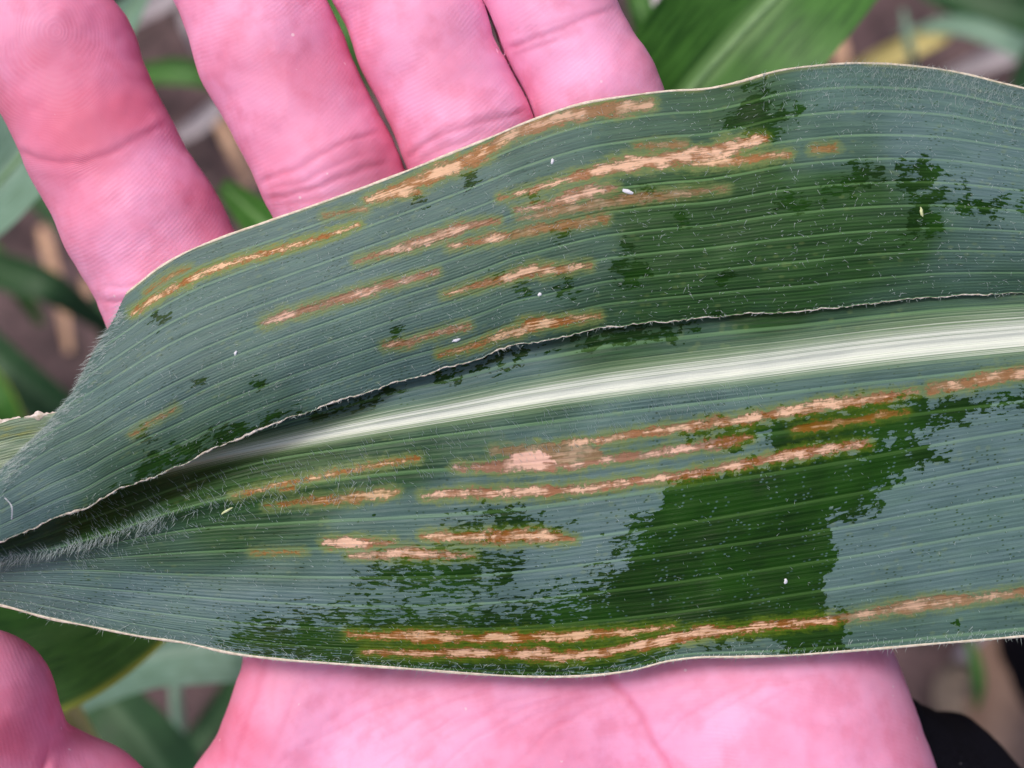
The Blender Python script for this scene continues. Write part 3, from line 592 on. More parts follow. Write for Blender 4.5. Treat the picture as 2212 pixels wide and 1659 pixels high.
def surface_nets(f, lo, hi, h):
    ax = [np.arange(lo[i], hi[i] + h, h) for i in range(3)]; n = [len(a) for a in ax]
    cax = [np.arange(a[0], a[-1] + 4 * h, 4 * h) for a in ax]; cn = [len(a) for a in cax]
    CG = np.stack(np.meshgrid(*cax, indexing='ij'), -1).reshape(-1, 3); CD = f(CG).reshape(cn)
    D = CD
    for i in range(3): D = np.repeat(D, 4, axis=i)
    D = np.roll(D, (2, 2, 2), (0, 1, 2))[:n[0], :n[1], :n[2]].copy()
    idx = np.argwhere(np.abs(D) < 6.5 * h)
    for i in range(0, len(idx), 300000):
        q = idx[i:i + 300000]; D[q[:, 0], q[:, 1], q[:, 2]] = f(np.stack([ax[0][q[:, 0]], ax[1][q[:, 1]], ax[2][q[:, 2]]], 1))
    S = D < 0
    c = np.zeros([m - 1 for m in n], int)
    acc = np.zeros([m - 1 for m in n] + [3]); cnt = np.zeros([m - 1 for m in n])
    offs = [(i, j, k) for i in (0, 1) for j in (0, 1) for k in (0, 1)]
    sl = lambda A, o: A[o[0]:A.shape[0] - 1 + o[0], o[1]:A.shape[1] - 1 + o[1], o[2]:A.shape[2] - 1 + o[2]]
    for a in offs:
        for d in range(3):
            if a[d] == 0:
                b = list(a); b[d] = 1; va, vb = sl(D, a), sl(D, b); m = (va < 0) != (vb < 0)
                t = np.where(m, va / np.where(m, va - vb, 1), 0)
                for e in range(3): acc[..., e] += np.where(m, a[e] + (t if e == d else 0), 0)
                cnt += m
    act = cnt > 0; ids = -np.ones(act.shape, int); ids[act] = np.arange(act.sum())
    ii = np.argwhere(act); V = (acc[act] / cnt[act][:, None] + ii) * h + np.array(lo)
    F = []
    for d in range(3):
        e1, e2 = (d + 1) % 3, (d + 2) % 3
        A = [slice(1, -1)] * 3; A[d] = slice(0, -1); Bs = list(A); Bs[d] = slice(1, None)
        s0, s1 = S[tuple(A)], S[tuple(Bs)]; m = np.argwhere(s0 != s1); inside = s0[s0 != s1]
        m = m + np.array([0 if q == d else 1 for q in range(3)])
        def cell(o1, o2):
            q = m.copy(); q[:, e1] -= o1; q[:, e2] -= o2; return ids[q[:, 0], q[:, 1], q[:, 2]]
        quad = np.stack([cell(1, 1), cell(0, 1), cell(0, 0), cell(1, 0)], 1); quad[~inside] = quad[~inside][:, ::-1]
        F.append(quad)
    return V, np.concatenate(F)

# creases: points (x, y), depth, width, step (positive: the upper side bulges)
CREASE = [
 ([(35, 325), (80, 347), (130, 353), (180, 350), (230, 338), (275, 312), (330, 285), (375, 262), (400, 240)], 5.5, 8, 2.5),
 ([(225, 618), (262, 622), (300, 612), (350, 590)], 3.5, 5, 0), ([(210, 648), (250, 655), (300, 645)], 6, 6, 5),
 ([(548, 398), (600, 382), (650, 362), (720, 320), (780, 296), (822, 280)], 5, 6, 2), ([(560, 432), (620, 425), (700, 402), (780, 366), (848, 350)], 5, 6, 2), ([(570, 412), (640, 398), (700, 370), (800, 330)], 3.5, 5, 0), ([(585, 448), (680, 437), (760, 410)], 3, 6, 0),
 ([(868, 352), (910, 322), (965, 288), (1030, 268), (1100, 250), (1135, 235)], 5.5, 6, 3), ([(890, 365), (960, 322), (1040, 285)], 4, 6, 0), ([(930, 290), (1000, 262), (1090, 240)], 2.5, 5, 0),
 ([(1080, 112), (1140, 92), (1206, 64), (1270, 40), (1330, 16)], 5, 6, 3), ([(1110, 122), (1160, 104), (1220, 80)], 4, 6, 0), ([(1120, 75), (1190, 52), (1260, 28)], 2.5, 5, 0),
 ([(1290, 1430), (1321, 1475), (1360, 1508), (1386, 1545), (1408, 1600), (1440, 1650), (1480, 1740), (1500, 1850)], 15, 10, 0),
 ([(575, 1430), (560, 1465), (540, 1520), (525, 1580), (505, 1640), (490, 1720)], 5.5, 9, -2), ([(660, 1465), (630, 1530), (600, 1600), (570, 1680)], 2.8, 9, 0),
 ([(700, 1600), (850, 1530), (1000, 1480), (1150, 1450)], 1.6, 8, 0), ([(760, 1659), (900, 1590), (1050, 1545), (1250, 1520)], 1.4, 8, 0), ([(1180, 1490), (1300, 1540), (1400, 1620)], 1.2, 8, 0), ([(640, 1650), (700, 1560), (800, 1490), (900, 1455)], 1.4, 8, 0), ([(1000, 1640), (1150, 1600), (1330, 1600)], 1.2, 8, 0), ([(1560, 1500), (1700, 1560), (1850, 1580)], 2.5, 9, 0),
 ([(118, 1470), (122, 1510), (118, 1550), (108, 1600), (92, 1659), (70, 1730)], 13, 7, 8),
 ([(380, 1640), (440, 1610), (500, 1590)], 2.8, 9, 0), ([(440, 1575), (480, 1600), (500, 1660)], 2.8, 9, 0), ([(560, 1490), (520, 1540), (505, 1570)], 4, 6, 0), ([(600, 1430), (585, 1500), (590, 1560)], 2, 7, 0),
]
def cleft(a, b):
    ys = np.linspace(0, 1700, 200); out = []
    xs = np.linspace(-1100, 900, 400)
    for y in ys:
        P = np.stack([xs, np.full(400, y), np.full(400, -178.0)], 1)
        fa = np.min([sd_rc(P, q) for q in SEGS[a]], 0); fb = np.min([sd_rc(P, q) for q in SEGS[b]], 0)
        df = fa - fb; k = np.where((df[:-1] < 0) & (df[1:] >= 0))[0]
        if len(k) == 0: out.append(out[-1] if out else 0.0); continue
        j = k[np.argmin((fa + fb)[k])]; out.append(xs[j] + (xs[j + 1] - xs[j]) * -df[j] / (df[j + 1] - df[j]))
    return lambda y: np.interp(y, ys, out)
def stretch_inv(P, cl):
    # opens the narrow clefts while the surface is meshed, so both finger walls come out clean
    P = P.copy(); fade = sm(60, 160, P[:, 1]) * 52; gw = 10.0
    for n_, c in reversed(list(enumerate(cl))):
        cx = c(P[:, 1]) + fade * n_; x = P[:, 0]; lo_ = cx - gw; k = (2 * gw) / (2 * gw + fade)
        P[:, 0] = np.where(x < lo_, x, np.where(x < lo_ + 2 * gw + fade, lo_ + (x - lo_) * k, x - fade))
    return P
rw = np.random.default_rng(31)
for i in range(19):
    x0 = 470 + 56 * i + rw.uniform(-22, 22); q = rw.uniform(0, 14, 4); a0 = rw.integers(0, 2)
    CREASE.append(([(x0, 1710 - 3 * i), (x0 + 95, 1620 - 4 * i + q[0]), (x0 + 230, 1540 - 4 * i + q[1]), (x0 + 420, 1478 - 2 * i + q[2])][a0:3 + (i % 3 > 0)], rw.uniform(.8, 3.4), rw.uniform(3.5, 7), 0))
def build_hand():
    lo = (-1800, -3000, -1250); hi = (1900, 1700, 160)
    # work in a box that covers the whole hand (y up)
    cl = [cleft('middle', 'ring'), cleft('ring', 'pinky')]
    V, F = surface_nets(lambda Q: hand_sdf(stretch_inv(Q, cl)), lo, hi, 18.0); V = stretch_inv(V, cl)
    me = bpy.data.meshes.new('tmp'); me.from_pydata(V.tolist(), [], F.tolist()); me.update()
    bm = bmesh.new(); bm.from_mesh(me); bpy.data.meshes.remove(me); bm.normal_update()
    def inview(c):
        k = (DD - c.z) / DD; px = 1106 + c.x / k; py = 829.5 - c.y / k
        if not (-70 < px < 2260 and -60 < py < 1720): return False
        if px < 1500 and py < 1250:
            return py < TOP(max(px, 263)) + 70 or (px < 300 and py < 760)
        if px > 1500 and py < 1340: return False
        return True
    fs = [f for f in bm.faces if f.normal.z > -.35 and inview(f.calc_center_median())]
    es = list({e for f in fs for e in f.edges})
    bmesh.ops.subdivide_edges(bm, edges=es, cuts=3, use_grid_fill=True)
    bm.verts.ensure_lookup_table()
    P = np.array([v.co for v in bm.verts])
    def grad(P):
        e = 1.5; return np.stack([hand_sdf(P + np.eye(3)[i] * e) - hand_sdf(P - np.eye(3)[i] * e) for i in range(3)], 1) / (2 * e)
    for _ in range(2):
        d = hand_sdf(P); g = grad(P); P = P - g * (d / np.maximum((g * g).sum(1), .25))[:, None]
    g = grad(P); N = g / (np.linalg.norm(g, axis=1, keepdims=True) + 1e-9)
    k = (DD - P[:, 2]) / DD; px = 1106 + P[:, 0] / k; py = 829.5 - P[:, 1] / k
    disp = np.zeros(len(P)); cre = np.zeros(len(P)); vis = (N[:, 2] > -.2)
    for pts, dep, wd, st in CREASE:
        xs = [p[0] for p in pts]; ys = [p[1] for p in pts]; m = vis & (px > min(xs) - 90) & (px < max(xs) + 90) & (py > min(ys) - 90) & (py < max(ys) + 90)
        if not m.any(): continue
        jx = px[m] + 9 * (vnoise(px[m] / 60, py[m] / 60, 3) - .5); jy = py[m] + 8 * (vnoise(px[m] / 55, py[m] / 55, 4) - .5) + 3 * (vnoise(px[m] / 17, py[m] / 17, 5) - .5)
        d, i, sg, _, _ = segdist(jx, jy, pts); n_ = len(pts) - 1; end = np.clip(np.minimum(i, n_ - i) * 1.6 + .12, 0, 1)
        end = np.where(dep > 8, np.maximum(end, .45), end)
        end = end * sm(.12, .6, N[m, 2]); gss = np.exp(-(d / wd) ** 2) * end; disp[m] -= dep * .27 * gss; cre[m] = np.maximum(cre[m], gss * min(1, dep / 10))
        dep = dep * .6; disp[m] += dep * .22 * np.exp(-((d - 2.6 * wd) / (1.6 * wd)) ** 2) * end
        if st: disp[m] += st * np.exp(-d / 34) * end * np.where(sg < 0, 1, -.5) * sm(0, 20, d)
    disp += 5 * (vnoise(px / 75 + 9, py / 75 + 9, 21) - .5) * vis + 2 * (vnoise(px / 26 + 9, py / 26 + 9, 22) - .5) * vis
    P = P + N * disp[:, None]
    # ridge phase
    best = np.full(len(P), 1e9); ph = np.zeros(len(P))
    for kf, pts in FING.items():
        acc = 0
        for a, b in zip(pts[:-1], pts[1:]):
            ax, ay, bx, by = a[0], a[1], b[0], b[1]; dx, dy = bx - ax, by - ay; L = math.hypot(dx, dy)
            t = ((px - ax) * dx + (py - ay) * dy) / L; s_ = ((px - ax) * dy - (py - ay) * dx) / L
            tc = np.clip(t, 0, L); dd = np.hypot(t - tc, s_) / ((a[3] + b[3]) / 2)
            m = dd < best; best[m] = dd[m]
            arch = (.0011 if kf != 'thumb' else .0004) * s_ ** 2
            ph = np.where(m, (acc + t + arch + .22 * s_) / 9.2, ph); acc += L
    tipd = np.hypot((px - 125) * 1.0, (py - 70) * .82) + 26 * (vnoise(px / 70 + 3, py / 70 + 3, 55) - .5) + .10 * (px - 125); wt = sm(260, 150, tipd) * (px < 420)
    ph = ph * (1 - wt) + wt * (tipd / 9.0 + 8 * sm(100, 250, tipd) * 0)
    pm = sm(1390, 1415, py) * (px > 420)
    phm = np.hypot(px - 1500, (py - 3000)) / 9.0; ph = ph * (1 - pm) + phm * pm
    thumbz = (px < 400) & (py > 1300); phT = (px * .97 - py * .25 + .0006 * (py - 1600) ** 2) / 9.5; ph = np.where(thumbz, phT, ph)
    G = lambda x, y, r, a: a * np.exp(-((px - x) ** 2 + (py - y) ** 2) / r ** 2)
    red = G(150, 150, 260, .32) + G(60, 1600, 260, .34) + G(200, 450, 200, .15) + G(150, 290, 95, .6) + G(290, 240, 70, .65) + G(100, 120, 80, .25) + G(660, 150, 110, .45) + G(600, 330, 70, .25) + G(960, 150, 70, .35) + G(0, 240, 60, .5) + G(20, 1600, 70, .6) + G(-20, 1400, 90, .35) + G(200, 1540, 60, .4) + G(820, 330, 60, .4) + G(560, 1470, 90, .3) + G(760, 360, 70, .35) + G(430, 420, 60, .35) + G(1050, 1430, 60, .2) + G(1250, 1440, 70, .45) + G(450, 1610, 60, .55) + G(560, 1600, 40, .4) + G(500, 1540, 40, .3)
    pale = G(90, 40, 55, .3) + G(310, 350, 60, .4) + G(240, 560, 80, .3) + G(420, 80, 60, .3) + G(1000, 310, 60, .6) + G(1250, 130, 90, .6) + G(1330, 60, 60, .35) + G(1560, 1500, 120, .45) + G(1000, 1600, 160, .3) + G(1700, 1620, 150, .3) + G(700, 440, 70, .35) + G(850, 60, 70, .2) + G(230, 1620, 50, .35) + G(720, 1620, 90, .35)
    phase = np.clip(ph, -1e4, 1e4)
    for v, p in zip(bm.verts, (P * U + np.array([0, 0, Z0])).tolist()): v.co = p
    me = bpy.data.meshes.new('person'); bm.to_mesh(me); bm.free()
    me.polygons.foreach_set('use_smooth', np.ones(len(me.polygons), bool))
    for kk, a in (('phase', phase), ('red', np.clip(red, 0, .85)), ('pale', np.clip(pale * .62, 0, .5)), ('crease', np.clip(cre, 0, 1)), ('ramp', np.where(py > 1250, np.where(px < 380, .65, .38), np.where(px < 480, .85, .6)) * (.15 + .8 * vnoise(px / 60 + 7, py / 60 + 7, 91)))):
        at = me.attributes.new(kk, 'FLOAT', 'POINT'); at.data.foreach_set('value', a.astype(np.float32))
    me.materials.append(M_SKIN)
    o = bpy.data.objects.new('person', me); SC.collection.objects.link(o)
    print('hand verts', len(P)); return o
person = build_hand()
tag(person, 'person holding the corn leaf on an open pink palm with dark jacket sleeve', 'person')

# sleeve, trouser leg and boot -------------------------------------------------
def cloth():
    n = NT('navy_cloth'); o = n.obj(); a = n.noise(o, 2600, 4, .6); b = n.noise(o, 60, 3)
    col = n.mix(n.step(.3, .7, a), (0.0018, 0.0018, 0.0042), (0.0060, 0.0060, 0.0120)); col = n.mix(n.M('MULTIPLY', n.step(.4, .7, b), .4), col, (0.008, 0.008, 0.017))
    lint = n.M('MULTIPLY', n.M('SUBTRACT', 1, n.step(.05, .09, n.voro(n.V('MULTIPLY', o, (1, .5, 1)), 700, 1))), n.step(.55, .6, n.noise(o, 900, 1)))
    col = n.mix(n.M('MULTIPLY', lint, .5), col, (0.25, 0.24, 0.28))
    n.set(Base_Color=col, Roughness=.95); n.p.inputs['Specular IOR Level'].default_value = .12; n.bump(a, .0003, .8); return n.m
M_CLOTH = cloth()
def tube(name, rings, mat, parent=None, nseg=64, wr=0.0, seed=0, cap=True):
    """loft through rings (centre, radius x, radius y, axis dir)"""
    R_ = []
    for i, (c, ra, rb) in enumerate(rings):
        c = np.array(c, float); a = np.array(rings[min(i + 1, len(rings) - 1)][0], float) - np.array(rings[max(i - 1, 0)][0], float); a /= np.linalg.norm(a)
        s_ = np.cross(a, [0, 0, 1.0]); s_ /= np.linalg.norm(s_); u_ = np.cross(s_, a); th = np.linspace(0, 2 * np.pi, nseg, endpoint=False)
        w = 1 + wr * (vnoise(np.cos(th) * 2.5 + 30 + i * .12, np.sin(th) * 2.5 + i * .55 + 30, seed) - .5)
        R_.append(c + (np.cos(th) * ra * w)[:, None] * s_ + (np.sin(th) * rb * w)[:, None] * u_)
    V = np.array(R_).reshape(-1, 3); F = []
    for i in range(len(rings) - 1):
        for j in range(nseg):
            j2 = (j + 1) % nseg; F.append([i * nseg + j, i * nseg + j2, (i + 1) * nseg + j2, (i + 1) * nseg + j])
    if cap: F += [list(range(nseg))[::-1], list(range((len(rings) - 1) * nseg, len(rings) * nseg))]
    return mk(name, V, F, mat, parent)
def sp(pts, n):
    a = np.array(pts, float); t = np.arange(len(a)); tt = np.linspace(0, len(a) - 1, n)
    return np.stack([pchip(t, a[:, k], tt) for k in range(a.shape[1])], 1)
def wring(pts, n):
    out = []
    for px, py, z, ra, rb in sp(pts, n):
        c = WM(px, py, z); out.append((c, ra * U, rb * U))
    return out
tube('sleeve', wring([(1730, 1650, -600, 180, 160), (1732, 1655, -600, 325, 250), (1742, 1672, -600, 372, 290), (1775, 1735, -610, 452, 340), (1840, 1860, -630, 540, 400), (1930, 2150, -680, 580, 460), (2060, 2650, -760, 600, 520), (2250, 3300, -880, 620, 560), (2500, 4200, -1000, 640, 600)], 70), M_CLOTH, person, 96, .06, 5)['label'] = 'black navy jacket sleeve'

exec_bg = True
# ================================================================== plants and litter below
def blade_obj(name, pts, mat, parent=None, n=70, m=15, fold=.35, ribmat=None, wav=0.0, seed=0, sides=1):
    """long leaf: points (px, py, z, half width in layout units at that depth)"""
    c = sp(pts, n); k = (DD - c[:, 2]) / DD
    C = np.stack([(c[:, 0] - 1106) * k, (829.5 - c[:, 1]) * k, c[:, 2]], 1); hw = c[:, 3] * k
    T = np.gradient(C, axis=0); T /= np.linalg.norm(T, axis=1, keepdims=True)
    S = np.cross(T, [0, 0, 1.0]); S /= np.linalg.norm(S, axis=1, keepdims=True) + 1e-9; Nn = np.cross(S, T)
    s_ = np.linspace(-1, 1, m); uu = np.linspace(0, 6, n)
    V = C[:, None] + S[:, None] * (hw[:, None] * s_)[..., None] + Nn[:, None] * ((np.abs(s_) ** 1.4)[None] * hw[:, None] * fold + wav * hw[:, None] * s_ ** 2 * np.sin(uu * 3 + seed)[:, None])[..., None]
    V = V * U; V[..., 2] += Z0
    uvv = np.stack([np.repeat(uu[:, None], m, 1), np.repeat(s_[None], n, 0), np.full((n, m), seed)], -1)
    o = mk(name, V, gridf(n, m), mat, parent, vattrs={'luv': uvv})
    ribo = None
    if ribmat:
        rr = []
        for q, dz in ((-.055, -.01), (-.03, .03), (0, .045), (.03, .03), (.055, -.01)):
            rr.append(C + S * (hw * q)[:, None] + Nn * (hw * dz + np.abs(hw * q) * fold)[:, None])
        R_ = np.array(rr) * U; R_[..., 2] += Z0
        ribo = mk('midrib', R_, gridf(5, n), ribmat, o)
    return o
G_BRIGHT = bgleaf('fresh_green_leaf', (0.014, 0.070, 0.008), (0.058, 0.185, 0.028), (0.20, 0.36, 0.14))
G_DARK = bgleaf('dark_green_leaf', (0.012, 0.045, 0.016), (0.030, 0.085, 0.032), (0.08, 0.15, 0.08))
G_GREY = bgleaf('grey_green_leaf', (0.12, 0.22, 0.15), (0.20, 0.33, 0.26), (0.30, 0.42, 0.34))
G_MID = bgleaf('dim_green_leaf', (0.020, 0.090, 0.010), (0.050, 0.165, 0.022), (0.07, 0.18, 0.04), (0.34, 0.40, 0.05))
G_DRY = bgleaf('dry_grey_leaf', (0.22, 0.18, 0.20), (0.42, 0.38, 0.42), (0.5, 0.46, 0.5))
G_YEL = bgleaf('yellowing_blade', (0.40, 0.34, 0.10), (0.58, 0.50, 0.20), (0.62, 0.5, 0.3))
M_RIB = simple('pale_rib', (0.13, 0.26, 0.10), (0.20, 0.35, 0.15), 300, .5)
M_STRAW = simple('old_straw', (0.42, 0.24, 0.15), (0.62, 0.40, 0.28), 200, .8)
GRD = -0.60 / U
def leafthing(nm, pts, mat, label, cat='leaf', rib=None, group=None, **k):
    o = blade_obj(nm, pts, mat, None, ribmat=rib, **k); tag(o, label, cat, group); return o
# upper right leaf
leafthing('corn_leaf', [(1180, 560, -2600, 30), (1330, 420, -2000, 90), (1440, 260, -1500, 150), (1560, 120, -1350, 175), (1700, -30, -1300, 170), (1850, -190, -1400, 140), (2050, -400, -1700, 70), (2150, -500, -1900, 6)], G_BRIGHT, 'large fresh green corn leaf with pale midrib, blurred beyond the little finger', rib=M_RIB, fold=.28, seed=1)
leafthing('grass_blade', [(1470, 330, -3600, 12), (1440, 200, -3000, 22), (1400, 80, -2700, 26), (1375, -20, -2700, 24), (1350, -150, -3200, 10)], G_BRIGHT, 'narrow bright green blade beside the little finger', 'grass', seed=2)
leafthing('dry_leaf', [(1385, -60, -6500, 20), (1420, 20, -6400, 42), (1440, 90, -6500, 40), (1450, 160, -6900, 18)], G_DRY, 'pale grey dead leaf scrap on the soil by the little finger', 'dead leaf', seed=3, wav=.4)
leafthing('straw', [(1790, 60, -10400, 11), (1808, 95, -10200, 17), (1815, 130, -10200, 18), (1812, 180, -10300, 13)], M_STRAW, 'short tan straw bit between big leaf and yellow blade', 'straw', seed=4)
leafthing('grass_blade', [(1800, 200, -8600, 18), (1870, 150, -8200, 24), (1950, 110, -7900, 26), (2035, 72, -7800, 20), (2060, 62, -7800, 4)], G_YEL, 'yellow dying grass blade lying diagonally near the top right', 'grass', seed=5)
leafthing('grass_blade', [(1990, 200, -7000, 9), (1970, 130, -6500, 10), (1958, 70, -6400, 9), (1950, 20, -6500, 4)], G_GREY, 'thin upright pale green blade crossing the yellow one', 'grass', seed=6)
leafthing('grass_blade', [(1930, 80, -7600, 10), (2000, 62, -7000, 22), (2080, 62, -6600, 26), (2150, 82, -6400, 24), (2230, 120, -6400, 26), (2400, 200, -6600, 20)], G_GREY, 'arching grey green blade at the top right corner', 'grass', seed=7)
leafthing('grass_blade', [(1960, -60, -8200, 14), (2020, -5, -7800, 22), (2090, 30, -7600, 22), (2180, 60, -7600, 20), (2300, 130, -7900, 14)], G_DRY, 'bluish grey fallen blade behind the arching one', 'grass', seed=8)
leafthing('corn_leaf', [(2000, -40, -7800, 40), (2110, 10, -7500, 55), (2240, 30, -7400, 60), (2400, 20, -7500, 50)], G_DARK, 'dark green leaf filling the top right corner', seed=9, wav=.2)
leafthing('dry_leaf', [(2040, 165, -9800, 12), (2100, 145, -9500, 22), (2170, 118, -9300, 26), (2260, 90, -9300, 22)], G_DRY, 'lilac grey dead blade on the soil at the right', 'dead leaf', seed=10)
leafthing('corn_leaf', [(2290, 60, -6000, 20), (2240, 150, -5600, 50), (2230, 260, -5600, 60), (2250, 420, -6000, 40)], G_DARK, 'dark leaf edge at the right under the hairy rim', seed=11)
# between the fingers
leafthing('dry_leaf', [(250, 60, -7000, 14), (310, 25, -6800, 26), (370, -10, -6700, 28), (450, -60, -7000, 14)], G_DRY, 'light grey dead leaf at the top between first two fingers', 'dead leaf', seed=12)
leafthing('dry_leaf', [(395, 20, -8000, 10), (410, 60, -7900, 16), (430, 110, -8000, 10)], G_DRY, 'small whitish scrap near the second finger', 'dead leaf', seed=44)
leafthing('grass_blade', [(250, 180, -6200, 12), (330, 160, -5900, 24), (420, 160, -5800, 28), (520, 190, -6000, 16)], G_BRIGHT, 'green blade seen between first two fingers', 'grass', seed=13)
leafthing('straw', [(430, 250, -9500, 9), (470, 260, -9300, 12), (505, 330, -9300, 14), (540, 400, -9500, 10)], M_STRAW, 'brown straw stem between first two fingers', 'straw', seed=14)
leafthing('dry_leaf', [(380, 300, -9500, 14), (430, 270, -9300, 20), (480, 225, -9300, 16)], G_DRY, 'grey mauve litter piece between first two fingers', 'dead leaf', seed=15)
leafthing('corn_leaf', [(480, 400, -2600, 16), (535, 450, -2200, 34), (590, 500, -2000, 44), (680, 580, -2000, 40), (900, 760, -2400, 10)], G_BRIGHT, 'bright green leaf showing at the base of first two fingers', seed=16)
leafthing('grass_blade', [(690, -90, -4600, 14), (725, 0, -4400, 24), (745, 90, -4300, 22), (790, 220, -4500, 12)], G_BRIGHT, 'thin green blade seen between second and third fingers', 'grass', seed=17)
# left side
leafthing('corn_leaf', [(-260, 620, -2600, 40), (-90, 480, -2000, 90), (20, 370, -1800, 100), (110, 250, -1800, 90), (240, 80, -2200, 50), (330, -40, -2500, 8)], G_GREY, 'grey green leaf with lighter midrib left of the fingers', rib=M_RIB, fold=.3, seed=18)
leafthing('grass_blade', [(30, 380, -6800, 16), (110, 440, -6400, 34), (190, 500, -6300, 34), (280, 590, -6800, 14)], G_DARK, 'dark green blade behind the first finger', 'grass', seed=19)
leafthing('straw', [(90, 490, -9800, 9), (105, 540, -9600, 14), (130, 640, -9600, 14), (150, 760, -9700, 8)], M_STRAW, 'tan corn stubble strip on the soil at the left', 'straw', seed=20)
leafthing('straw', [(196, 640, -9800, 6), (190, 620, -9800, 12), (180, 600, -9800, 6)], M_STRAW, 'tiny straw chip right of the tan strip', 'straw', seed=43)
leafthing('grass_blade', [(-60, 560, -5600, 24), (20, 590, -5200, 40), (110, 620, -5100, 34), (210, 690, -5400, 20), (300, 760, -5800, 8)], G_DARK, 'dark green blade crossing the tan strip', 'grass', seed=21)
leafthing('grass_blade', [(-60, 500, -6600, 14), (-10, 560, -6400, 26), (40, 620, -6400, 22), (90, 700, -6700, 10)], G_BRIGHT, 'mid green blade end at the left border', 'grass', seed=22)
leafthing('corn_leaf', [(-220, 560, -5000, 30), (-120, 680, -4700, 60), (20, 800, -4600, 52), (150, 900, -4700, 40), (260, 980, -5000, 12)], G_DARK, 'dark leaf leading down to the torn pale flap', seed=23)
leafthing('grass_blade', [(210, 640, -6900, 8), (222, 690, -6800, 14), (230, 740, -6900, 12), (240, 800, -7000, 6)], G_DARK, 'short dark blade left of the hairy fold', 'grass', seed=24)
leafthing('grass_blade', [(-80, 760, -4300, 20), (-20, 830, -4100, 34), (20, 900, -4100, 34), (60, 990, -4300, 14)], G_MID, 'olive green blade at the left border above the pale flap', 'grass', seed=25)
# lower left
leafthing('corn_leaf', [(560, 1130, -1500, 30), (380, 1240, -1150, 90), (200, 1330, -1000, 150), (40, 1390, -950, 170), (-160, 1440, -1000, 150), (-400, 1500, -1300, 60)], G_MID, 'dark green leaf with yellow edge behind the thumb', rib=None, fold=.15, seed=26)
leafthing('corn_leaf', [(100, 1560, -2700, 16), (200, 1475, -2300, 52), (320, 1420, -2100, 66), (440, 1400, -2050, 74), (560, 1390, -2100, 72), (760, 1380, -2500, 40)], G_GREY, 'pale grey green leaf between thumb and palm', fold=.2, seed=27)
leafthing('corn_leaf', [(90, 1440, -1700, 6), (125, 1490, -1650, 26), (165, 1550, -1650, 26), (230, 1650, -1800, 12)], G_YEL, 'small yellow green leaf corner at the thumb joint', seed=28)
leafthing('stem', [(372, 1400, -5200, 11), (375, 1500, -5000, 13), (383, 1580, -5000, 14), (392, 1640, -5000, 8)], G_GREY, 'upright grey green stem between thumb and palm', 'stem', fold=-.9, seed=29)
leafthing('corn_leaf', [(130, 1420, -3700, 20), (220, 1500, -3400, 60), (300, 1590, -3300, 80), (370, 1700, -3300, 90), (450, 1900, -3500, 50)], G_DARK, 'dark green leaf below the pale one', fold=.2, seed=30)
leafthing('grass_blade', [(520, 1440, -5200, 14), (470, 1540, -4900, 26), (410, 1620, -4800, 26), (330, 1740, -5000, 14)], G_DARK, 'dark olive blade running along the thumb web', 'grass', seed=31)
leafthing('grass_blade', [(150, 1510, -5800, 8), (210, 1480, -5600, 15), (280, 1465, -5600, 16), (360, 1470, -5800, 8)], G_DRY, 'greyish blade tip under the pale leaf', 'grass', seed=32)
# lower right: grass tuft
leafthing('grass_blade', [(2090, 1380, -5600, 8), (2105, 1430, -5500, 14), (2112, 1480, -5500, 14), (2110, 1530, -5600, 5)], G_BRIGHT, 'small green blade tip beside the dark trouser leg', 'grass', seed=33)
leafthing('dry_leaf', [(2100, 1500, -9000, 12), (2060, 1450, -8900, 30), (2050, 1560, -8900, 34), (2120, 1640, -9100, 16)], simple('brown_litter', (0.12, 0.09, 0.07), (0.2, 0.15, 0.12), 60), 'brown dead leaf litter right of the palm', 'dead leaf', seed=34, wav=.3)
for i in range(26):   # scattered litter on the soil around the view
    px, py = rng.uniform(-900, 3100), rng.uniform(-800, 2500)
    if -100 < px < 2300 and -100 < py < 1750: continue
    an = rng.uniform(0, 6.28); L = rng.uniform(60, 170); dx, dy = math.cos(an) * L, math.sin(an) * L; z = GRD + rng.uniform(150, 700)
    leafthing('grass_blade', [(px - dx, py - dy, z, 6), (px - dx * .3, py - dy * .3, z + 200, 20), (px + dx * .3, py + dy * .3, z + 250, 18), (px + dx, py + dy, z, 3)], [G_DARK, G_DRY, G_MID][i % 3], ['dark green', 'dry grey', 'dull green'][i % 3] + ' grass blade on soil ' + ('above', 'below')[int(py > 830)] + (' far left', ' left', ' right', ' far right')[int(np.clip((px + 900) // 1000, 0, 3))] + ' of the hand, ' + ('small', 'long')[int(L > 115)] + ' and ' + ('flat', 'slanting')[int(abs(math.sin(an)) > .6)], 'grass', group=['green', 'dry', 'dull'][i % 3] + ' grass blades scattered on the soil', n=16, m=5, seed=50 + i)

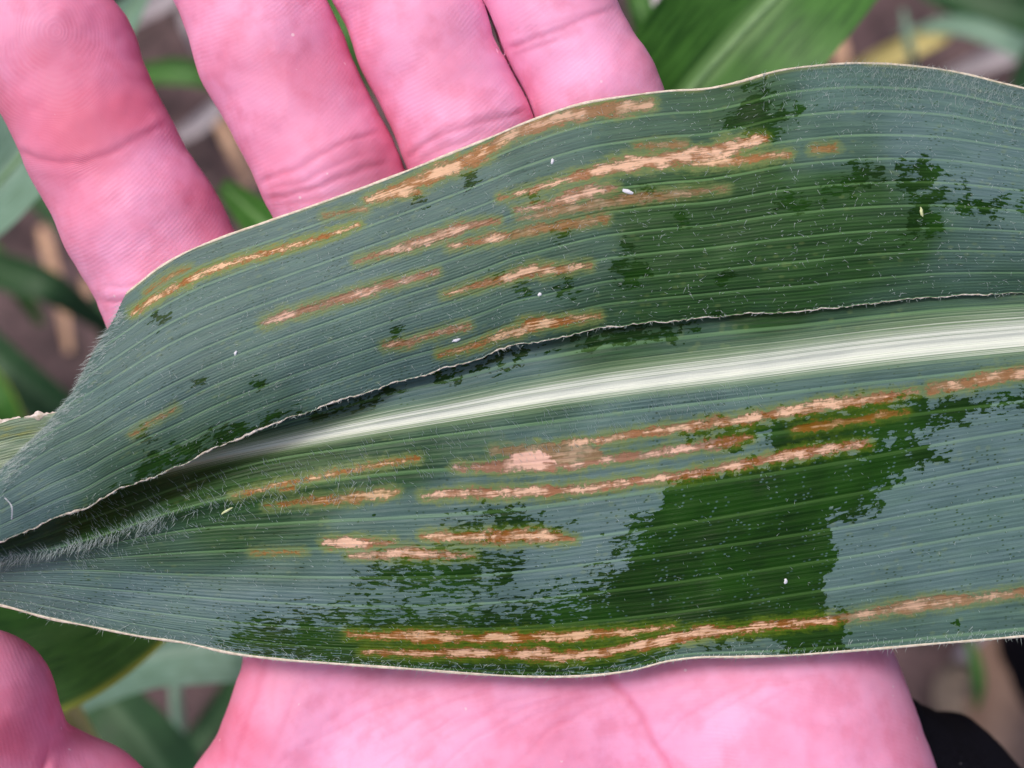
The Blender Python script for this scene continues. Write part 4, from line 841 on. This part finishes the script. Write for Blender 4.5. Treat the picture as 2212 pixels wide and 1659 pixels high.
# trouser leg and boot of the same person
M_BOOT = simple('tan_leather', (0.20, 0.125, 0.095), (0.30, 0.20, 0.16), 60, .6, .0005)
M_SOLE = simple('grey_rubber', (0.12, 0.11, 0.15), (0.22, 0.20, 0.26), 90, .8)
tube('trouser_leg', wring([(2290, 1500, -7600, 130, 150), (2262, 1440, -7200, 140, 160), (2260, 1340, -6400, 150, 170), (2330, 1150, -5000, 190, 190), (2450, 1000, -3800, 200, 200)], 30) if False else [(c, ra * 3.6, rb * 3.6) for c, ra, rb in wring([(2290, 1500, -7600, 95, 105), (2275, 1440, -7200, 105, 115), (2285, 1340, -6400, 115, 125), (2400, 1150, -5000, 150, 150), (2560, 1000, -3800, 160, 160)], 30)], M_CLOTH, person, 48, .15, 9)['label'] = 'dark navy trouser leg'
def boot():
    V, rows = [], 26
    # loft along the foot, heel to toe; ground at z = GRD
    S_ = sp([(2330, 1440, 300, 900), (2310, 1490, 420, 1150), (2290, 1560, 450, 1000), (2275, 1650, 470, 760), (2262, 1750, 490, 600), (2255, 1850, 450, 520), (2250, 1910, 300, 420), (2248, 1935, 60, 220)], rows)
    for px, py, hw, ht in S_:
        k = (DD + 9600) / DD; cx = (px - 1106) * k; cy = (829.5 - py) * k
        th = np.linspace(-.25 * np.pi, 1.25 * np.pi, 30)
        V.append(np.stack([cx + hw * np.cos(th) * .95, np.full(30, cy), GRD + 420 + (ht - 100) * np.maximum(np.sin(th), -.2)], 1))
    V = np.array(V) * U; V[..., 2] += Z0
    b = mk('boot', V, gridf(rows, 30), M_BOOT, person); b['label'] = 'tan leather boot'
    o2 = []
    for px, py, hw, ht in S_:
        k = (DD + 9600) / DD; cx = (px - 1106) * k; cy = (829.5 - py) * k
        o2.append(np.array([[cx - hw * 1.06, cy, GRD + 60], [cx - hw * 1.08, cy, GRD + 330], [cx, cy, GRD + 350], [cx + hw * 1.08, cy, GRD + 330], [cx + hw * 1.06, cy, GRD + 60]]))
    o2 = np.array(o2) * U; o2[..., 2] += Z0
    mk('sole', o2, gridf(rows, 5), M_SOLE, b)
boot()

# ================================================================== small flecks and drops lying on things
M_FLECK = simple('white_fleck', (0.62, 0.62, 0.74), (0.82, 0.82, 0.9), 900, .7)
M_CHAFF = simple('pale_chaff', (0.55, 0.62, 0.30), (0.75, 0.8, 0.5), 900, .7)
def fleck(px, py, zf, lx, ly, ang, mat, label, name='fleck', cat='fleck'):
    n_ = 14; th = np.linspace(0, 2 * np.pi, n_, endpoint=False); r = 1 + .45 * (rng.random(n_) - .5)
    ca, sa = math.cos(ang), math.sin(ang); ex = np.cos(th) * lx * r; ey = np.sin(th) * ly * r
    x = px + ex * ca - ey * sa; y = py + ex * sa + ey * ca; z = zf(np.array([float(px)]), np.array([float(py)]))[0]
    top = WM(px + (x - px) * .6, py + (y - py) * .6, z + 2.6); bot = WM(x, y, z + .3); c = WM(px, py, z + 3.2)
    V = np.vstack([bot, top, c[None]]); F = [[i, (i + 1) % n_, n_ + (i + 1) % n_, n_ + i] for i in range(n_)] + [[n_ + i, n_ + (i + 1) % n_, 2 * n_] for i in range(n_)]
    tag(mk(name, V, F, mat), label, cat)
fleck(1356, 414, z_strip, 12, 4.5, .3, M_FLECK, 'oval white fleck right of the pink lesion, largest on the torn half')
fleck(1193, 349, z_strip, 3.5, 7, .1, M_FLECK, 'small upright white fleck below the top rim lesion')
fleck(986, 735, z_strip, 10, 4, -.3, M_FLECK, 'white fleck just above the torn edge near the orange lesion')
fleck(1166, 636, z_strip, 4, 4, 0, M_FLECK, 'tiny white dot between the two orange lesions')
fleck(509, 763, z_strip, 3, 6, .4, M_FLECK, 'pale fleck in the middle of the left torn half')
fleck(1991, 459, z_strip, 3.2, 11, -.2, M_CHAFF, 'slender pale green speck on the dark wet spot at the right')
fleck(492, 1102, z_lower, 16, 2.6, -.55, M_CHAFF, 'thin yellowish chaff sliver below the hairy ridge')
fleck(1697, 1256, z_lower, 3.5, 6, 0, M_FLECK, 'whitish speck in the large dark wet patch')
def fibre():
    p = sp([(10, 1075, 130), (22, 1088, 137), (26, 1100, 140), (25, 1122, 134)], 24); rr = []
    for j in range(5):
        an = 2 * math.pi * j / 5; rr.append(WM(p[:, 0] + math.cos(an) * 1.1, p[:, 1], p[:, 2] + math.sin(an) * 1.1))
    i = np.arange(5 * 24).reshape(5, 24); i = np.vstack([i, i[:1]])
    F = np.stack([i[:-1, :-1], i[1:, :-1], i[1:, 1:], i[:-1, 1:]], -1).reshape(-1, 4)
    tag(mk('fibre', np.array(rr), F, M_FLECK), 'curled white fibre on the leaf at the far left', 'fibre')
fibre()
print('total tris', sum(len(o.data.loops) - 2 * len(o.data.polygons) for o in SC.objects if o.type == 'MESH'))
